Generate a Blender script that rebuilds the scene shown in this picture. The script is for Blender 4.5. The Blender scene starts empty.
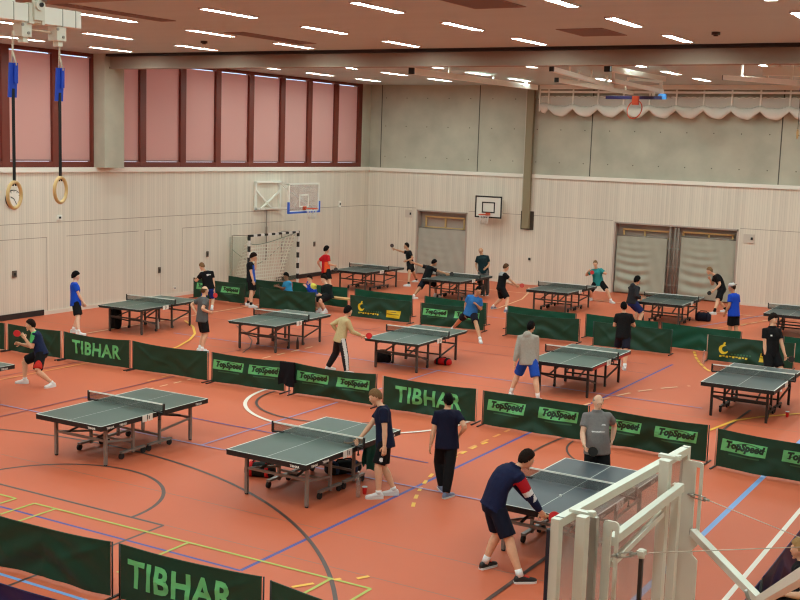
import bpy, bmesh, math, random
from mathutils import Vector, Matrix
random.seed(7)
SC = bpy.context.scene
COL = SC.collection
PI = math.pi
V = Vector
# ------------------------------------------------------------------ camera
YAW, PITCH, ROLL, CAMH, FPX = 0.529246, 0.1335868, 0.0315373, 5.5419, 1159.56
cy, sy, cp, sp = math.cos(YAW), math.sin(YAW), math.cos(PITCH), math.sin(PITCH)
_f = V((-sy*cp, cy*cp, -sp)); _r0 = V((cy, sy, 0)); _u0 = _r0.cross(_f)
cr, sr = math.cos(ROLL), math.sin(ROLL)
_r = cr*_r0 + sr*_u0; _u = -sr*_r0 + cr*_u0
EYE = V((0, 0, CAMH))
cam = bpy.data.cameras.new('camera'); camo = bpy.data.objects.new('camera', cam); COL.objects.link(camo)
cam.sensor_width = 36; cam.lens = FPX/800*36; cam.clip_end = 200; cam.clip_start = .05
mx = Matrix.Identity(4)
for i in range(3): mx[i][0], mx[i][1], mx[i][2], mx[i][3] = _r[i], _u[i], -_f[i], EYE[i]
camo.matrix_world = mx
SC.camera = camo
def ray(px, py): return _r*((px-400)/FPX) + _u*((300-py)/FPX) + _f
def G(px, py, z=0.0):                  # survey point: where the sight line meets height z
    d = ray(px, py); return EYE + d*((z-CAMH)/d.z)
def depth(p): return (p-EYE).dot(_f)
def PT(px, py, dep): return EYE + ray(px, py)*dep
def WX(px, py, x): d = ray(px, py); return EYE + d*(x/d.x)
def WY(px, py, y): d = ray(px, py); return EYE + d*(y/d.y)
VF, VR = V((-sy, cy, 0)), V((cy, sy, 0))
def dirang(a): a = math.radians(a); return VF*math.cos(a) + VR*math.sin(a)
Z = V((0, 0, 1))
# ------------------------------------------------------------------ materials
def srgb(c):
    return tuple((x/255/12.92 if x/255 <= .04045 else ((x/255+.055)/1.055)**2.4) for x in c)
MATS = {}
def mat(name, rgb, rough=.6, metal=0, noise=0, nscale=8, bump=0, bscale=40, spec=.5, emit=None, estr=0, alpha=1, trans=0):
    if name in MATS: return MATS[name]
    m = bpy.data.materials.new(name); m.use_nodes = True; nt = m.node_tree; b = nt.nodes['Principled BSDF']
    c = srgb(rgb)
    b.inputs['Base Color'].default_value = (*c, 1); b.inputs['Roughness'].default_value = rough
    b.inputs['Metallic'].default_value = metal; b.inputs['Specular IOR Level'].default_value = spec
    tc = nt.nodes.new('ShaderNodeTexCoord')
    if noise:
        n = nt.nodes.new('ShaderNodeTexNoise'); n.inputs['Scale'].default_value = nscale; n.inputs['Detail'].default_value = 4
        nt.links.new(tc.outputs['Object'], n.inputs['Vector'])
        mp = nt.nodes.new('ShaderNodeMapRange'); mp.inputs['From Min'].default_value = .3; mp.inputs['From Max'].default_value = .7
        mp.inputs['To Min'].default_value = 1-noise; mp.inputs['To Max'].default_value = 1+noise
        nt.links.new(n.outputs['Fac'], mp.inputs['Value'])
        mul = nt.nodes.new('ShaderNodeVectorMath'); mul.operation = 'SCALE'; mul.inputs[0].default_value = c
        nt.links.new(mp.outputs['Result'], mul.inputs['Scale']); nt.links.new(mul.outputs['Vector'], b.inputs['Base Color'])
    if bump:
        n2 = nt.nodes.new('ShaderNodeTexNoise'); n2.inputs['Scale'].default_value = bscale; n2.inputs['Detail'].default_value = 3
        nt.links.new(tc.outputs['Object'], n2.inputs['Vector'])
        bp = nt.nodes.new('ShaderNodeBump'); bp.inputs['Strength'].default_value = bump; bp.inputs['Distance'].default_value = .02
        nt.links.new(n2.outputs['Fac'], bp.inputs['Height']); nt.links.new(bp.outputs['Normal'], b.inputs['Normal'])
    if emit: b.inputs['Emission Color'].default_value = (*srgb(emit), 1); b.inputs['Emission Strength'].default_value = estr
    if alpha < 1: b.inputs['Alpha'].default_value = alpha
    if trans: b.inputs['Transmission Weight'].default_value = trans
    MATS[name] = m; return m
# ------------------------------------------------------------------ mesh builder
class MB:
    def __init__(s): s.v, s.f, s.m, s.sm = [], [], [], []
    def add(s, vs, fs, mi=0, smooth=False):
        o = len(s.v); s.v += [tuple(x) for x in vs]
        for f in fs: s.f.append([i+o for i in f]); s.m.append(mi); s.sm.append(smooth)
        return s
    def box(s, c, d, mi=0, rot=None):
        c = V(c); h = [x/2 for x in d]
        vs = [V((x*h[0], y*h[1], z*h[2])) for z in (-1, 1) for y in (-1, 1) for x in (-1, 1)]
        if rot is not None: vs = [rot @ q for q in vs]
        vs = [q+c for q in vs]
        return s.add(vs, [(0,2,3,1),(4,5,7,6),(0,1,5,4),(2,6,7,3),(0,4,6,2),(1,3,7,5)], mi)
    def bar(s, p, q, w, h=None, mi=0, up=None):
        p, q = V(p), V(q); d = q-p; L = d.length
        if L < 1e-6: return s
        d.normalize(); h = h or w
        up = V(up) if up is not None else (Z if abs(d.z) < .95 else V((1, 0, 0)))
        a = d.cross(up).normalized(); b = a.cross(d).normalized()
        R = Matrix((a, d, b)).transposed()
        return s.box((p+q)/2, (w, L, h), mi, R)
    def tube(s, p, q, r0, r1=None, n=10, mi=0, smooth=True):
        return s.path([p, q], [r0, r0 if r1 is None else r1], n, mi, smooth)
    def path(s, pts, r, n=8, mi=0, smooth=True, closed=False):
        pts = [V(p) for p in pts]; k = len(pts)
        rr = r if isinstance(r, (list, tuple)) else [r]*k
        vs = []; prev = None
        for i, p in enumerate(pts):
            if closed: d = pts[(i+1) % k]-pts[i-1]
            else: d = pts[min(i+1, k-1)]-pts[max(i-1, 0)]
            d.normalize()
            a = (prev - d*prev.dot(d)) if prev is not None else d.cross(Z if abs(d.z) < .9 else V((1, 0, 0)))
            a.normalize(); prev = a; b = d.cross(a)
            vs += [p + (a*math.cos(2*PI*j/n) + b*math.sin(2*PI*j/n))*rr[i] for j in range(n)]
        fs = []
        for i in range(k if closed else k-1):
            for j in range(n):
                a0 = i*n+j; a1 = i*n+(j+1) % n; b0 = ((i+1) % k)*n+j; b1 = ((i+1) % k)*n+(j+1) % n
                fs.append((a0, a1, b1, b0))
        s.add(vs, fs, mi, smooth)
        if not closed:
            o = len(s.v)-len(vs)
            s.f.append([o+j for j in reversed(range(n))]); s.m.append(mi); s.sm.append(False)
            s.f.append([o+(k-1)*n+j for j in range(n)]); s.m.append(mi); s.sm.append(False)
        return s
    def loft(s, rings, n=14, mi=0, sq=2.0):     # rings: (centre, axisA*ra, axisB*rb)
        vs = []
        for c, a, b in rings:
            c, a, b = V(c), V(a), V(b)
            for j in range(n):
                t = 2*PI*j/n; cx, sx = math.cos(t), math.sin(t)
                e = 2/sq
                cx = math.copysign(abs(cx)**e, cx); sx = math.copysign(abs(sx)**e, sx)
                vs.append(c + a*cx + b*sx)
        k = len(rings); fs = []
        for i in range(k-1):
            for j in range(n): fs.append((i*n+j, i*n+(j+1) % n, (i+1)*n+(j+1) % n, (i+1)*n+j))
        fs.append(tuple(reversed(range(n)))); fs.append(tuple((k-1)*n+j for j in range(n)))
        return s.add(vs, fs, mi, True)
    def disc(s, c, nrm, r, t=.01, n=20, mi=0):
        c, nrm = V(c), V(nrm).normalized(); return s.path([c-nrm*t/2, c+nrm*t/2], r, n, mi, False)
    def ellipsoid(s, c, rx, ry, rz, n=12, m=8, mi=0, R=None):
        vs = []; fs = []
        for i in range(m+1):
            ph = PI*i/m-PI/2
            for j in range(n):
                q = V((rx*math.cos(ph)*math.cos(2*PI*j/n), ry*math.cos(ph)*math.sin(2*PI*j/n), rz*math.sin(ph)))
                if R is not None: q = R @ q
                vs.append(V(c)+q)
        for i in range(m):
            for j in range(n): fs.append((i*n+j, i*n+(j+1) % n, (i+1)*n+(j+1) % n, (i+1)*n+j))
        return s.add(vs, fs, mi, True)
    def mesh(s, name, mats):
        me = bpy.data.meshes.new(name); me.from_pydata(s.v, [], s.f)
        for m in (mats if isinstance(mats, (list, tuple)) else [mats]): me.materials.append(m)
        me.polygons.foreach_set('material_index', s.m); me.polygons.foreach_set('use_smooth', s.sm)
        bm = bmesh.new(); bm.from_mesh(me); bmesh.ops.remove_doubles(bm, verts=bm.verts, dist=1e-6)
        bmesh.ops.recalc_face_normals(bm, faces=bm.faces); bm.to_mesh(me); bm.free(); me.update()
        return me
    def build(s, name, mats, parent=None):
        o = bpy.data.objects.new(name, s.mesh(name, mats)); COL.objects.link(o)
        if parent is not None: o.parent = parent
        return o
def tag(o, label=None, cat=None, group=None, kind=None):
    if label: o['label'] = label
    if cat: o['category'] = cat
    if group: o['group'] = group
    if kind: o['kind'] = kind
    return o
def empty(name, loc, rz=0.0, label=None, cat=None, group=None):
    o = bpy.data.objects.new(name, None); COL.objects.link(o); o.location = loc; o.rotation_euler = (0, 0, rz); o.empty_display_size = .1
    return tag(o, label, cat, group)
def kids(o): return [c for c in KID.get(o.name, [])]
KID = {}
def copy_tree(o, parent=None):
    c = o.copy(); COL.objects.link(c)
    if parent is not None: c.parent = parent
    for ch in list(o.children): copy_tree(ch, c)
    return c
def struct(mb, name, mats): return tag(mb.build(name, mats), kind='structure')
def text_mesh(txt, size, shear=0, bold=0, align='CENTER', width=1.0):
    cu = bpy.data.curves.new('t', 'FONT'); cu.body = txt; cu.size = size; cu.shear = shear; cu.offset = bold; cu.align_x = align; cu.align_y = 'CENTER'
    cu.resolution_u = 3; cu.space_character = 1.0+bold*6
    o = bpy.data.objects.new('t', cu); COL.objects.link(o); dg = bpy.context.evaluated_depsgraph_get()
    me = bpy.data.meshes.new_from_object(o.evaluated_get(dg)); bpy.data.objects.remove(o); bpy.data.curves.remove(cu)
    bm = bmesh.new(); bm.from_mesh(me); bpy.data.meshes.remove(me)
    bmesh.ops.triangulate(bm, faces=bm.faces)
    for v in bm.verts: v.co.x *= width
    xs = [v.co.x for v in bm.verts]; ys = [v.co.y for v in bm.verts]
    st = .04
    for ax, lo, hi in ((0, min(xs), max(xs)), (1, min(ys), max(ys))):
        t = lo+st
        while t < hi:
            pl = V((0, 0, 0)); pl[ax] = t; nn = V((0, 0, 0)); nn[ax] = 1
            bmesh.ops.bisect_plane(bm, geom=bm.verts[:]+bm.edges[:]+bm.faces[:], plane_co=pl, plane_no=nn); t += st
    bm.verts.index_update()
    vs = [v.co.copy() for v in bm.verts]; fs = [tuple(v.index for v in f.verts) for f in bm.faces]; bm.free()
    cxm = (max(v.x for v in vs)+min(v.x for v in vs))/2; cym = (max(v.y for v in vs)+min(v.y for v in vs))/2
    vs = [V((v.x-cxm, v.y-cym, 0)) for v in vs]
    return vs, fs
def remesh(mb, name, mats, voxel, smooth=4, parent=None, paint=None):
    o = mb.build(name+'_raw', mats); md = o.modifiers.new('r', 'REMESH'); md.mode = 'VOXEL'; md.voxel_size = voxel
    md2 = o.modifiers.new('s', 'SMOOTH'); md2.factor = .5; md2.iterations = smooth
    dg = bpy.context.evaluated_depsgraph_get(); me = bpy.data.meshes.new_from_object(o.evaluated_get(dg))
    raw = o.data; bpy.data.objects.remove(o); bpy.data.meshes.remove(raw)
    me.materials.clear()
    for m in (mats if isinstance(mats, (list, tuple)) else [mats]): me.materials.append(m)
    me.polygons.foreach_set('use_smooth', [True]*len(me.polygons))
    mi = [0]*len(me.polygons)
    if paint:
        for p in me.polygons: mi[p.index] = paint(p.center)
    me.polygons.foreach_set('material_index', mi); me.update(); me.name = name
    o = bpy.data.objects.new(name, me); COL.objects.link(o)
    if parent is not None: o.parent = parent
    return o
# ------------------------------------------------------------------ people
SKIN = {'light': (222, 172, 140), 'tan': (196, 142, 108), 'brown': (140, 95, 70), 'pale': (232, 188, 160)}
HAIR = {'black': (15, 12, 12), 'dark': (34, 23, 18), 'brown': (88, 62, 42), 'blond': (165, 130, 85), 'grey': (150, 140, 130), 'sandy': (128, 98, 68)}
def cloth_mat(c): return mat('cloth_%d_%d_%d' % c, c, .85, bump=.5, bscale=14, noise=.06, nscale=30, spec=.2)
def skin_mat(k): return mat('skin_'+k, SKIN[k], .55, noise=.05, nscale=25, spec=.35)
def ik(a, c, l1, l2, pole):
    d = c-a; L = d.length; mx_ = (l1+l2)*.999
    if L > mx_: c = a+d*(mx_/L); d = c-a; L = d.length
    u = d.normalized(); x = (l1*l1-l2*l2+L*L)/(2*L); h = math.sqrt(max(l1*l1-x*x, 0))
    p = pole-u*pole.dot(u)
    if p.length < 1e-4: p = u.orthogonal()
    p.normalize(); return a+u*x+p*h, c
def head_pt(d, s, k=0.0):
    x, y, z = d
    w, dp, h = .076, .097, .116
    if z < 0:
        w *= 1-.26*(-z)**1.6; dp2 = dp*(1-.18*(-z)**2)
        yy = y*dp2 + .012*(-z)
    else:
        yy = y*dp - .008*z
    q = V((x*w, yy, z*h)); 
    return q*(s*(1+k))
def head_mesh(mb, c, R, s):
    n, m = 20, 14; vs = []; fs = []
    for i in range(m+1):
        ph = PI*i/m-PI/2
        for j in range(n):
            t = 2*PI*j/n; d = V((math.cos(ph)*math.cos(t), math.cos(ph)*math.sin(t), math.sin(ph)))
            vs.append(c+R @ head_pt(d, s))
    for i in range(m):
        for j in range(n): fs.append((i*n+j, i*n+(j+1) % n, (i+1)*n+(j+1) % n, (i+1)*n+j))
    mb.add(vs, fs, 0, True)
    L = lambda x, y, z: c+R @ (V((x, y, z))*s)
    mb.loft([(L(0, .088, .02), R @ V((.009*s, 0, 0)), R @ V((0, .006*s, .01*s))), (L(0, .103, -.004), R @ V((.011*s, 0, 0)), R @ V((0, .008*s, .01*s))),
             (L(0, .112, -.022), R @ V((.016*s, 0, 0)), R @ V((0, .012*s, .009*s))), (L(0, .096, -.033), R @ V((.013*s, 0, 0)), R @ V((0, .01*s, .004*s)))], 8)
    mb.ellipsoid(L(0, .098, -.056), .024*s, .011*s, .008*s, 8, 6, R=R)      # lips
    mb.ellipsoid(L(0, .09, -.098), .026*s, .02*s, .018*s, 8, 6, R=R)        # chin
    mb.ellipsoid(L(0, .09, .034), .048*s, .014*s, .01*s, 8, 6, R=R)         # brow
    for sx in (-1, 1): mb.ellipsoid(L(sx*.078, -.008, -.005), .012*s, .022*s, .034*s, 8, 6, R=R)
def hair_mesh(mb, c, R, s, style):
    n, m = 24, 18; vs = []; fs = []
    for i in range(m+1):
        ph = PI*i/m-PI/2
        for j in range(n):
            t = 2*PI*j/n; d = V((math.cos(ph)*math.cos(t), math.cos(ph)*math.sin(t), math.sin(ph)))
            fr = d.y; line = .5 if fr > .5 else (.5+(.5-fr)*-1.15 if fr > -.1 else -.19-(-.1-fr)*.5)
            if style == 'bald': on = (d.z < .35) and (d.z > line-.1) and fr < .25
            else: on = d.z > line
            th = .017 if style == 'short' else .032 if style == 'thick' else .013
            k = (th/.1*(1+.25*math.sin(9*t+5*ph)*math.cos(7*ph))) if on else -.12
            if on and style != 'bald' and d.z > .3: k += .05*(d.z-.3)
            vs.append(c+R @ head_pt(d, s, k))
    for i in range(m):
        for j in range(n): fs.append((i*n+j, i*n+(j+1) % n, (i+1)*n+(j+1) % n, (i+1)*n+j))
    mb.add(vs, fs, 0, True)
def hand_mesh(mb, w, d, side, s, curl=.5, mi=0):
    d = d.normalized(); n = side-d*side.dot(d)
    if n.length < .01: n = d.orthogonal()
    n.normalize(); a = d.cross(n).normalized()          # a: across the palm, n: palm normal
    P = lambda x, y, z: w+(a*x+d*y+n*z)*s
    mb.loft([(P(0, -.02, 0), a*.026*s, n*.02*s), (P(0, .02, 0), a*.036*s, n*.017*s), (P(0, .06, .004), a*.042*s, n*.016*s), (P(0, .09, .008), a*.04*s, n*.013*s)], 8, mi)
    for i, (x, L) in enumerate(((-.03, .07), (-.01, .08), (.01, .075), (.03, .058))):
        p = P(x, .082, .006); pts = [p]; ang = curl*.5
        for q in range(3):
            st = d*math.cos(ang)+n*math.sin(ang); p = p+st*(L*s*(.45, .3, .25)[q]); pts.append(p); ang += curl
        mb.path(pts, [.0095*s, .009*s, .008*s, .006*s], 6, mi)
    p = P(-.036, .022, .004); q = P(-.062, .05, .018); r = P(-.06, .08, .032)
    mb.path([p, q, r], [.012*s, .0105*s, .008*s], 6, mi)
PEOPLE = {}
GW = 1.07
def person(key, label, feet, pelvis, neck, head, hands, face, s=1.0, hface=None, hpitch=10, toes=None, skin='light', hair='dark', hstyle='short',
           top=(20, 20, 24), sleeve='short', legs=(15, 15, 18), leglen='short', shoe=(235, 235, 235), sole=(225, 225, 225), sock=(240, 240, 240), sockh=.05,
           kneep=None, elbow=None, belly=0, twist=0, vox=.016, bend=0.0, collar=None, paint_top=None, paint_mats=(), hood=False, lift=(0, 0), curl=(.5, .5), seat=None, group=None, paint_legs=None, legmats=(), roundb=0, D0=None, lace=None):
    A = [V(f) if len(f) == 3 else G(*f) for f in feet]
    root_loc = (A[0]+A[1])/2
    D = depth(root_loc) if D0 is None else D0
    def T(q): return PT(q[0], q[1], D+(q[2] if len(q) > 2 else 0))
    root = empty('person', root_loc, 0, label, 'person', group or 'people in the hall')
    P = T(pelvis)-root_loc; N = T(neck)-root_loc; H = T(head)-root_loc
    Lm = .55*s
    if (N-P).length > Lm: P = N+(P-N).normalized()*Lm
    f = dirang(face); right = V((f.y, -f.x, 0))
    up = (N-P).normalized()
    rt = (right-up*right.dot(up)).normalized(); fw = up.cross(rt)
    tr = Matrix.Rotation(math.radians(twist), 3, up); srt = tr @ rt; sfw = tr @ fw
    L = (N-P).length
    print('%-10s torso %.2f neck %.2f headtop %.2f hipz %.2f' % (key, L/s, (H-N).length/s, H.z+.12*s, P.z))
    sh = N-up*.078*s
    S = [sh-srt*.165*s, sh+srt*.165*s]; HP = [P-rt*.085*s, P+rt*.085*s]
    ank = []; toe = []
    for i in range(2):
        tdir = dirang(face if toes is None else toes[i])
        toe.append(tdir); ank.append(A[i]-root_loc+Z*(.085*s+lift[i]))
    knee = []
    for i in range(2):
        pole = (f+(-right if i == 0 else right)*.25) if kneep is None else kneep[i] if isinstance(kneep, (list, tuple)) else kneep
        k, a2 = ik(HP[i], ank[i], .43*s, .41*s, pole); knee.append(k)
        gap = (a2-ank[i]).length
        if gap > .04: print('   leg short by %.2f' % gap)
        ank[i] = a2 if seat else ank[i]
    elb = []; wr = []
    for i in range(2):
        h = T(hands[i])-root_loc
        pole = (-f*.6-Z*.7+(-right if i == 0 else right)*.4) if elbow is None or elbow[i] is None else elbow[i]
        e, w = ik(S[i], h, .29*s, .255*s, pole); elb.append(e); wr.append(w)
        g = (h-w).length
        if g > .06: print('   arm %d short by %.2f' % (i, g))
    # spine
    def spine(t):
        c = P+(N-P)*t; return c - sfw*(roundb*math.sin(PI*min(max(t, 0), 1)))
    def ring(t, rx, ry, off=0):
        k = min(max(t, 0), 1); a = (rt.lerp(srt, k)).normalized(); b = (fw.lerp(sfw, k)).normalized()
        return (spine(t)+b*off*s, a*rx*s*GW, b*ry*s*GW)
    mb = MB()
    be = belly
    mb.loft([ring(-.2, .07, .06), ring(-.12, .14, .105), ring(0, .165, .115), ring(.2, .152, .105+be*.6, be*.5), ring(.42, .145, .1+be*.8, be*.6), ring(.62, .158, .108+be*.4, .005), ring(.78, .17, .108), ring(.9, .135, .085, -.01), ring(.97, .085, .07, -.01), ring(1.02, .058, .058, -.01)], 16)
    nb = N-up*.03*s; nt_ = H-Z*.04*s
    mb.loft([(nb, rt*.062*s, fw*.062*s), ((nb+nt_)/2, rt*.054*s, fw*.056*s), (nt_, rt*.054*s, fw*.056*s)], 10)
    hf = dirang(face if hface is None else hface)
    hp = math.radians(hpitch); hfw = (hf*math.cos(hp)-Z*math.sin(hp)).normalized(); hr = V((hf.y, -hf.x, 0)); hu = hr.cross(hfw)
    R = Matrix((hr, hfw, hu)).transposed()
    head_mesh(mb, H, R, s)
    for i in range(2):
        mb.path([S[i]+(sh-S[i])*.35, S[i], (S[i]+elb[i])/2, elb[i]], [.06*s*GW*1.03, .056*s*GW*1.03, .047*s*GW*1.03, .038*s*GW*1.03], 10)
        fm = elb[i]+(wr[i]-elb[i])*.3
        mb.path([elb[i]+(S[i]-elb[i])*.04, fm, wr[i]], [.038*s*GW*1.03, .041*s*GW*1.03, .026*s*GW*1.03], 10)
        mb.path([HP[i]+Z*.02, HP[i]+(knee[i]-HP[i])*.3, knee[i]], [.088*s*GW*1.03, .084*s*GW*1.03, .056*s*GW*1.03], 12)
        cm = knee[i]+(ank[i]-knee[i])*.3; back = (-f*.012*s)
        mb.path([knee[i], cm+back, ank[i]+(knee[i]-ank[i])*.2, ank[i]], [.055*s*GW*1.03, .058*s*GW*1.03, .039*s*GW*1.03, .036*s*GW*1.03], 12)
        mb.loft([(ank[i]+Z*.01, toe[i]*.04*s, toe[i].cross(Z)*.034*s), (ank[i]-Z*.045*s+toe[i]*.03*s, toe[i]*.07*s, toe[i].cross(Z)*.036*s)], 8)
    sm = skin_mat(skin); eye = mat('eye_white', (238, 236, 230), .3); iris = mat('eye_dark', (35, 25, 20), .3); lip = mat('lip_'+skin, tuple(int(x*.78) for x in SKIN[skin]), .5)
    body = remesh(mb, 'body', [sm], vox*.8, 3, root)
    ex = MB()
    for i in range(2):
        dv = (wr[i]-elb[i]).normalized(); side = ((-right if i == 1 else right)+f*.2-Z*.1)
        hand_mesh(ex, wr[i], dv, side, s, curl[i])
    for sx in (-1, 1):
        ex.ellipsoid(H+R @ (V((sx*.03, .085, .014))*s), .013*s, .009*s, .008*s, 8, 6, 1, R)
        ex.ellipsoid(H+R @ (V((sx*.03, .0915, .014))*s), .006*s, .004*s, .006*s, 6, 5, 2, R)
    ex.ellipsoid(H+R @ (V((0, .104, -.056))*s), .02*s, .006*s, .005*s, 8, 5, 3, R)
    em = ex.mesh('ex', [sm, eye, iris, lip])
    bm = bmesh.new(); bm.from_mesh(body.data); bm.from_mesh(em)
    for m_ in (eye, iris, lip): body.data.materials.append(m_)
    bm.to_mesh(body.data); bm.free(); bpy.data.meshes.remove(em)
    # garments
    g = MB(); lo = -.16 if leglen != 'hid' else -.1
    tk = .02
    g.loft([ring(-.2 if not bend else -.1, .186+tk*.6, .136+tk*.6+be*.3, be*.2), ring(-.04, .18+tk*.6, .13+tk*.6+be*.4, be*.3), ring(.1, .172+tk*.6, .122+tk*.6+be*.7, be*.5), ring(.42, .158+tk*.6, .112+tk*.5+be*.9, be*.6), ring(.62, .166+tk*.5, .118+tk*.5+be*.4, .005), ring(.78, .176+tk*.4, .115+tk*.5), ring(.9, .145+tk*.4, .095+tk*.4, -.01), ring(.98, .095, .08, -.01), ring(1.02, .068, .068, -.01)], 18)
    for i in range(2):
        if sleeve == 'short':
            e = S[i]+(elb[i]-S[i])*.62
            g.path([S[i]+(sh-S[i])*.4, S[i], S[i]+(e-S[i])*.5, e], [.07*s*GW*1.03, .074*s*GW*1.03, .066*s*GW*1.03, .068*s*GW*1.03], 12)
        else:
            e = elb[i]+(wr[i]-elb[i])*.93
            g.path([S[i]+(sh-S[i])*.4, S[i], (S[i]+elb[i])/2, elb[i], elb[i]+(wr[i]-elb[i])*.5, e], [.072*s*GW*1.03, .076*s*GW*1.03, .066*s*GW*1.03, .058*s*GW*1.03, .052*s*GW*1.03, .04*s*GW*1.03], 12)
    if hood:
        hb = N-sfw*.07*s-up*.02*s
        g.ellipsoid(hb, .1*s, .07*s, .09*s, 12, 8, R=Matrix((srt, sfw, up)).transposed())
    if collar: g.path([N+up*.02*s+(srt*math.cos(t)*.068+sfw*math.sin(t)*.072)*s for t in [2*PI*k/12 for k in range(12)]], .016*s, 6, closed=True)
    ctx = dict(S=S, elb=elb, wr=wr, P=P, N=N, rt=srt, fw=sfw, up=up, s=s, HP=HP, knee=knee, ank=ank, right=right, f=f, L=L, spine=spine, root=root, H=H)
    pf = (lambda c: paint_top(c, ctx)) if paint_top else None
    remesh(g, {'short': 'shirt', 'long': 'sweater', 'jacket': 'jacket'}[sleeve], [cloth_mat(top)]+[cloth_mat(c) for c in paint_mats], vox, 3, root, pf)
    g = MB()
    g.loft([ring(-.24, .09, .08), ring(-.12, .158, .125), ring(0, .178, .128), ring(.12, .168, .122+be*.5, be*.3), ring(.16, .16, .116+be*.5, be*.3)], 16)
    for i in range(2):
        if leglen == 'short':
            e = HP[i]+(knee[i]-HP[i])*.88
            g.path([HP[i]+Z*.02*s, HP[i]+(e-HP[i])*.5, e], [.1*s*GW*1.03, .1*s*GW*1.03, .098*s*GW*1.03], 14)
        else:
            g.path([HP[i]+Z*.02*s, HP[i]+(knee[i]-HP[i])*.5, knee[i], knee[i]+(ank[i]-knee[i])*.4, ank[i]+Z*.005], [.1*s*GW*1.03, .096*s*GW*1.03, .086*s*GW*1.03, .08*s*GW*1.03, .062*s*GW*1.03], 14)
    pl = (lambda c: paint_legs(c, ctx)) if paint_legs else None
    remesh(g, 'shorts' if leglen == 'short' else 'trousers', [cloth_mat(legs)]+[cloth_mat(c) for c in legmats], vox, 3, root, pl)
    for i in range(2):
        t = toe[i]; a = t.cross(Z); b0 = ank[i]-Z*.085*s
        q = MB()
        prof = ((-.078, .022, .05), (-.062, .034, .08), (-.02, .039, .095), (.05, .042, .085), (.11, .048, .062), (.165, .046, .05), (.195, .034, .042), (.21, .012, .03))
        n = 10; rings = []
        for d_, w, h in prof:
            row = []
            for j in range(n):
                th = 2*PI*j/n; x = math.cos(th)*w; zz = math.sin(th); zz = h*(.5+.5*math.copysign(abs(zz)**.7, zz))
                row.append(b0+(t*d_+a*x+Z*(zz+.012))*s)
            rings.append(row)
        q.add([p_ for r_ in rings for p_ in r_], [(k*n+j, k*n+(j+1) % n, (k+1)*n+(j+1) % n, (k+1)*n+j) for k in range(len(prof)-1) for j in range(n)]+[tuple(range(n)), tuple((len(prof)-1)*n+j for j in range(n))], 0, True)
        so = [(b0+(t*d_+a*(w+.004))*s, b0+(t*d_-a*(w+.004))*s) for d_, w, h in prof]
        vs = []
        for l_, r_ in so: vs += [l_, r_, l_+Z*.026*s, r_+Z*.026*s]
        fs = []
        for k in range(len(so)-1):
            o_ = k*4; fs += [(o_, o_+1, o_+5, o_+4), (o_+2, o_+6, o_+7, o_+3), (o_, o_+4, o_+6, o_+2), (o_+1, o_+3, o_+7, o_+5)]
        fs += [(0, 2, 3, 1), (len(vs)-4, len(vs)-3, len(vs)-1, len(vs)-2)]
        q.add(vs, fs, 1)
        q.build('shoe', [mat('shoe_%d_%d_%d' % shoe, shoe, .6), mat('sole_%d_%d_%d' % sole, sole, .6)], root)
        if lace:
            lq = MB(); lq.loft([(b0+(t*.0+Z*.1)*s, a*.03*s, t*.02*s), (b0+(t*.07+Z*.088)*s, a*.034*s, t*.03*s), (b0+(t*.1+Z*.07)*s, a*.03*s, t*.02*s)], 8); lq.build('laces', [mat('laces_%d_%d_%d' % lace, lace, .7)], root)
        if sock and leglen == 'short':
            q = MB(); q.path([ank[i]-Z*.01, ank[i]+(knee[i]-ank[i]).normalized()*(sockh+.03)*s], [.046*s, .047*s], 12); q.build('sock', [cloth_mat(sock)], root)
    if hair:
        q = MB(); hair_mesh(q, H, R, s, hstyle); q.build('hair', [mat('hair_'+hair, HAIR[hair], .8, bump=.6, bscale=60, spec=.12)], root)
    ctx.update(root_loc=root_loc, D=D, R=R, toe=toe, right=right)
    PEOPLE[key] = ctx
    return ctx
def bat(key, hand, tip, label, col=(205, 35, 40), back=(20, 20, 22), nrm=None, flat=False):
    c = PEOPLE[key]; s = 1.0
    w = c['wr'][hand]+c['root_loc']; e = c['elb'][hand]+c['root_loc']; g = w+(w-e).normalized()*.06
    d = PT(tip[0], tip[1], c['D']+tip[2])-g
    d.normalize(); n = nrm if nrm is not None else -(_f)
    n = n-d*n.dot(d); n.normalize(); a = d.cross(n)
    o = empty('table_tennis_bat', g, 0, label, 'bat', 'table tennis bats held by the players')
    b = MB(); b.bar(d*-.03, d*.075, .026, .022, 0, n); b.build('handle', [mat('bat_wood', (190, 150, 105), .5)], o)
    def disc(off, t, r): 
        vs = []; N = 24
        for z in (off-t/2, off+t/2):
            for j in range(N):
                th = 2*PI*j/N; vs.append(d*(.07+.078+.08*math.cos(th)*r)+a*.075*math.sin(th)*r+n*z)
        return vs, [tuple(range(N-1, -1, -1)), tuple(range(N, 2*N))]+[(j, (j+1) % N, N+(j+1) % N, N+j) for j in range(N)]
    b = MB(); b.add(*disc(0, .007, 1.0)); b.build('blade', [mat('bat_wood', (190, 150, 105), .5)], o)
    b = MB(); b.add(*disc(.0055, .004, .985)); tag(b.build('rubber', [mat('rubber_%d_%d_%d' % col, col, .45)], o))
    b = MB(); b.add(*disc(-.0055, .004, .985)); tag(b.build('rubber', [mat('rubber_%d_%d_%d' % back, back, .45)], o))
    return o
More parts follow.
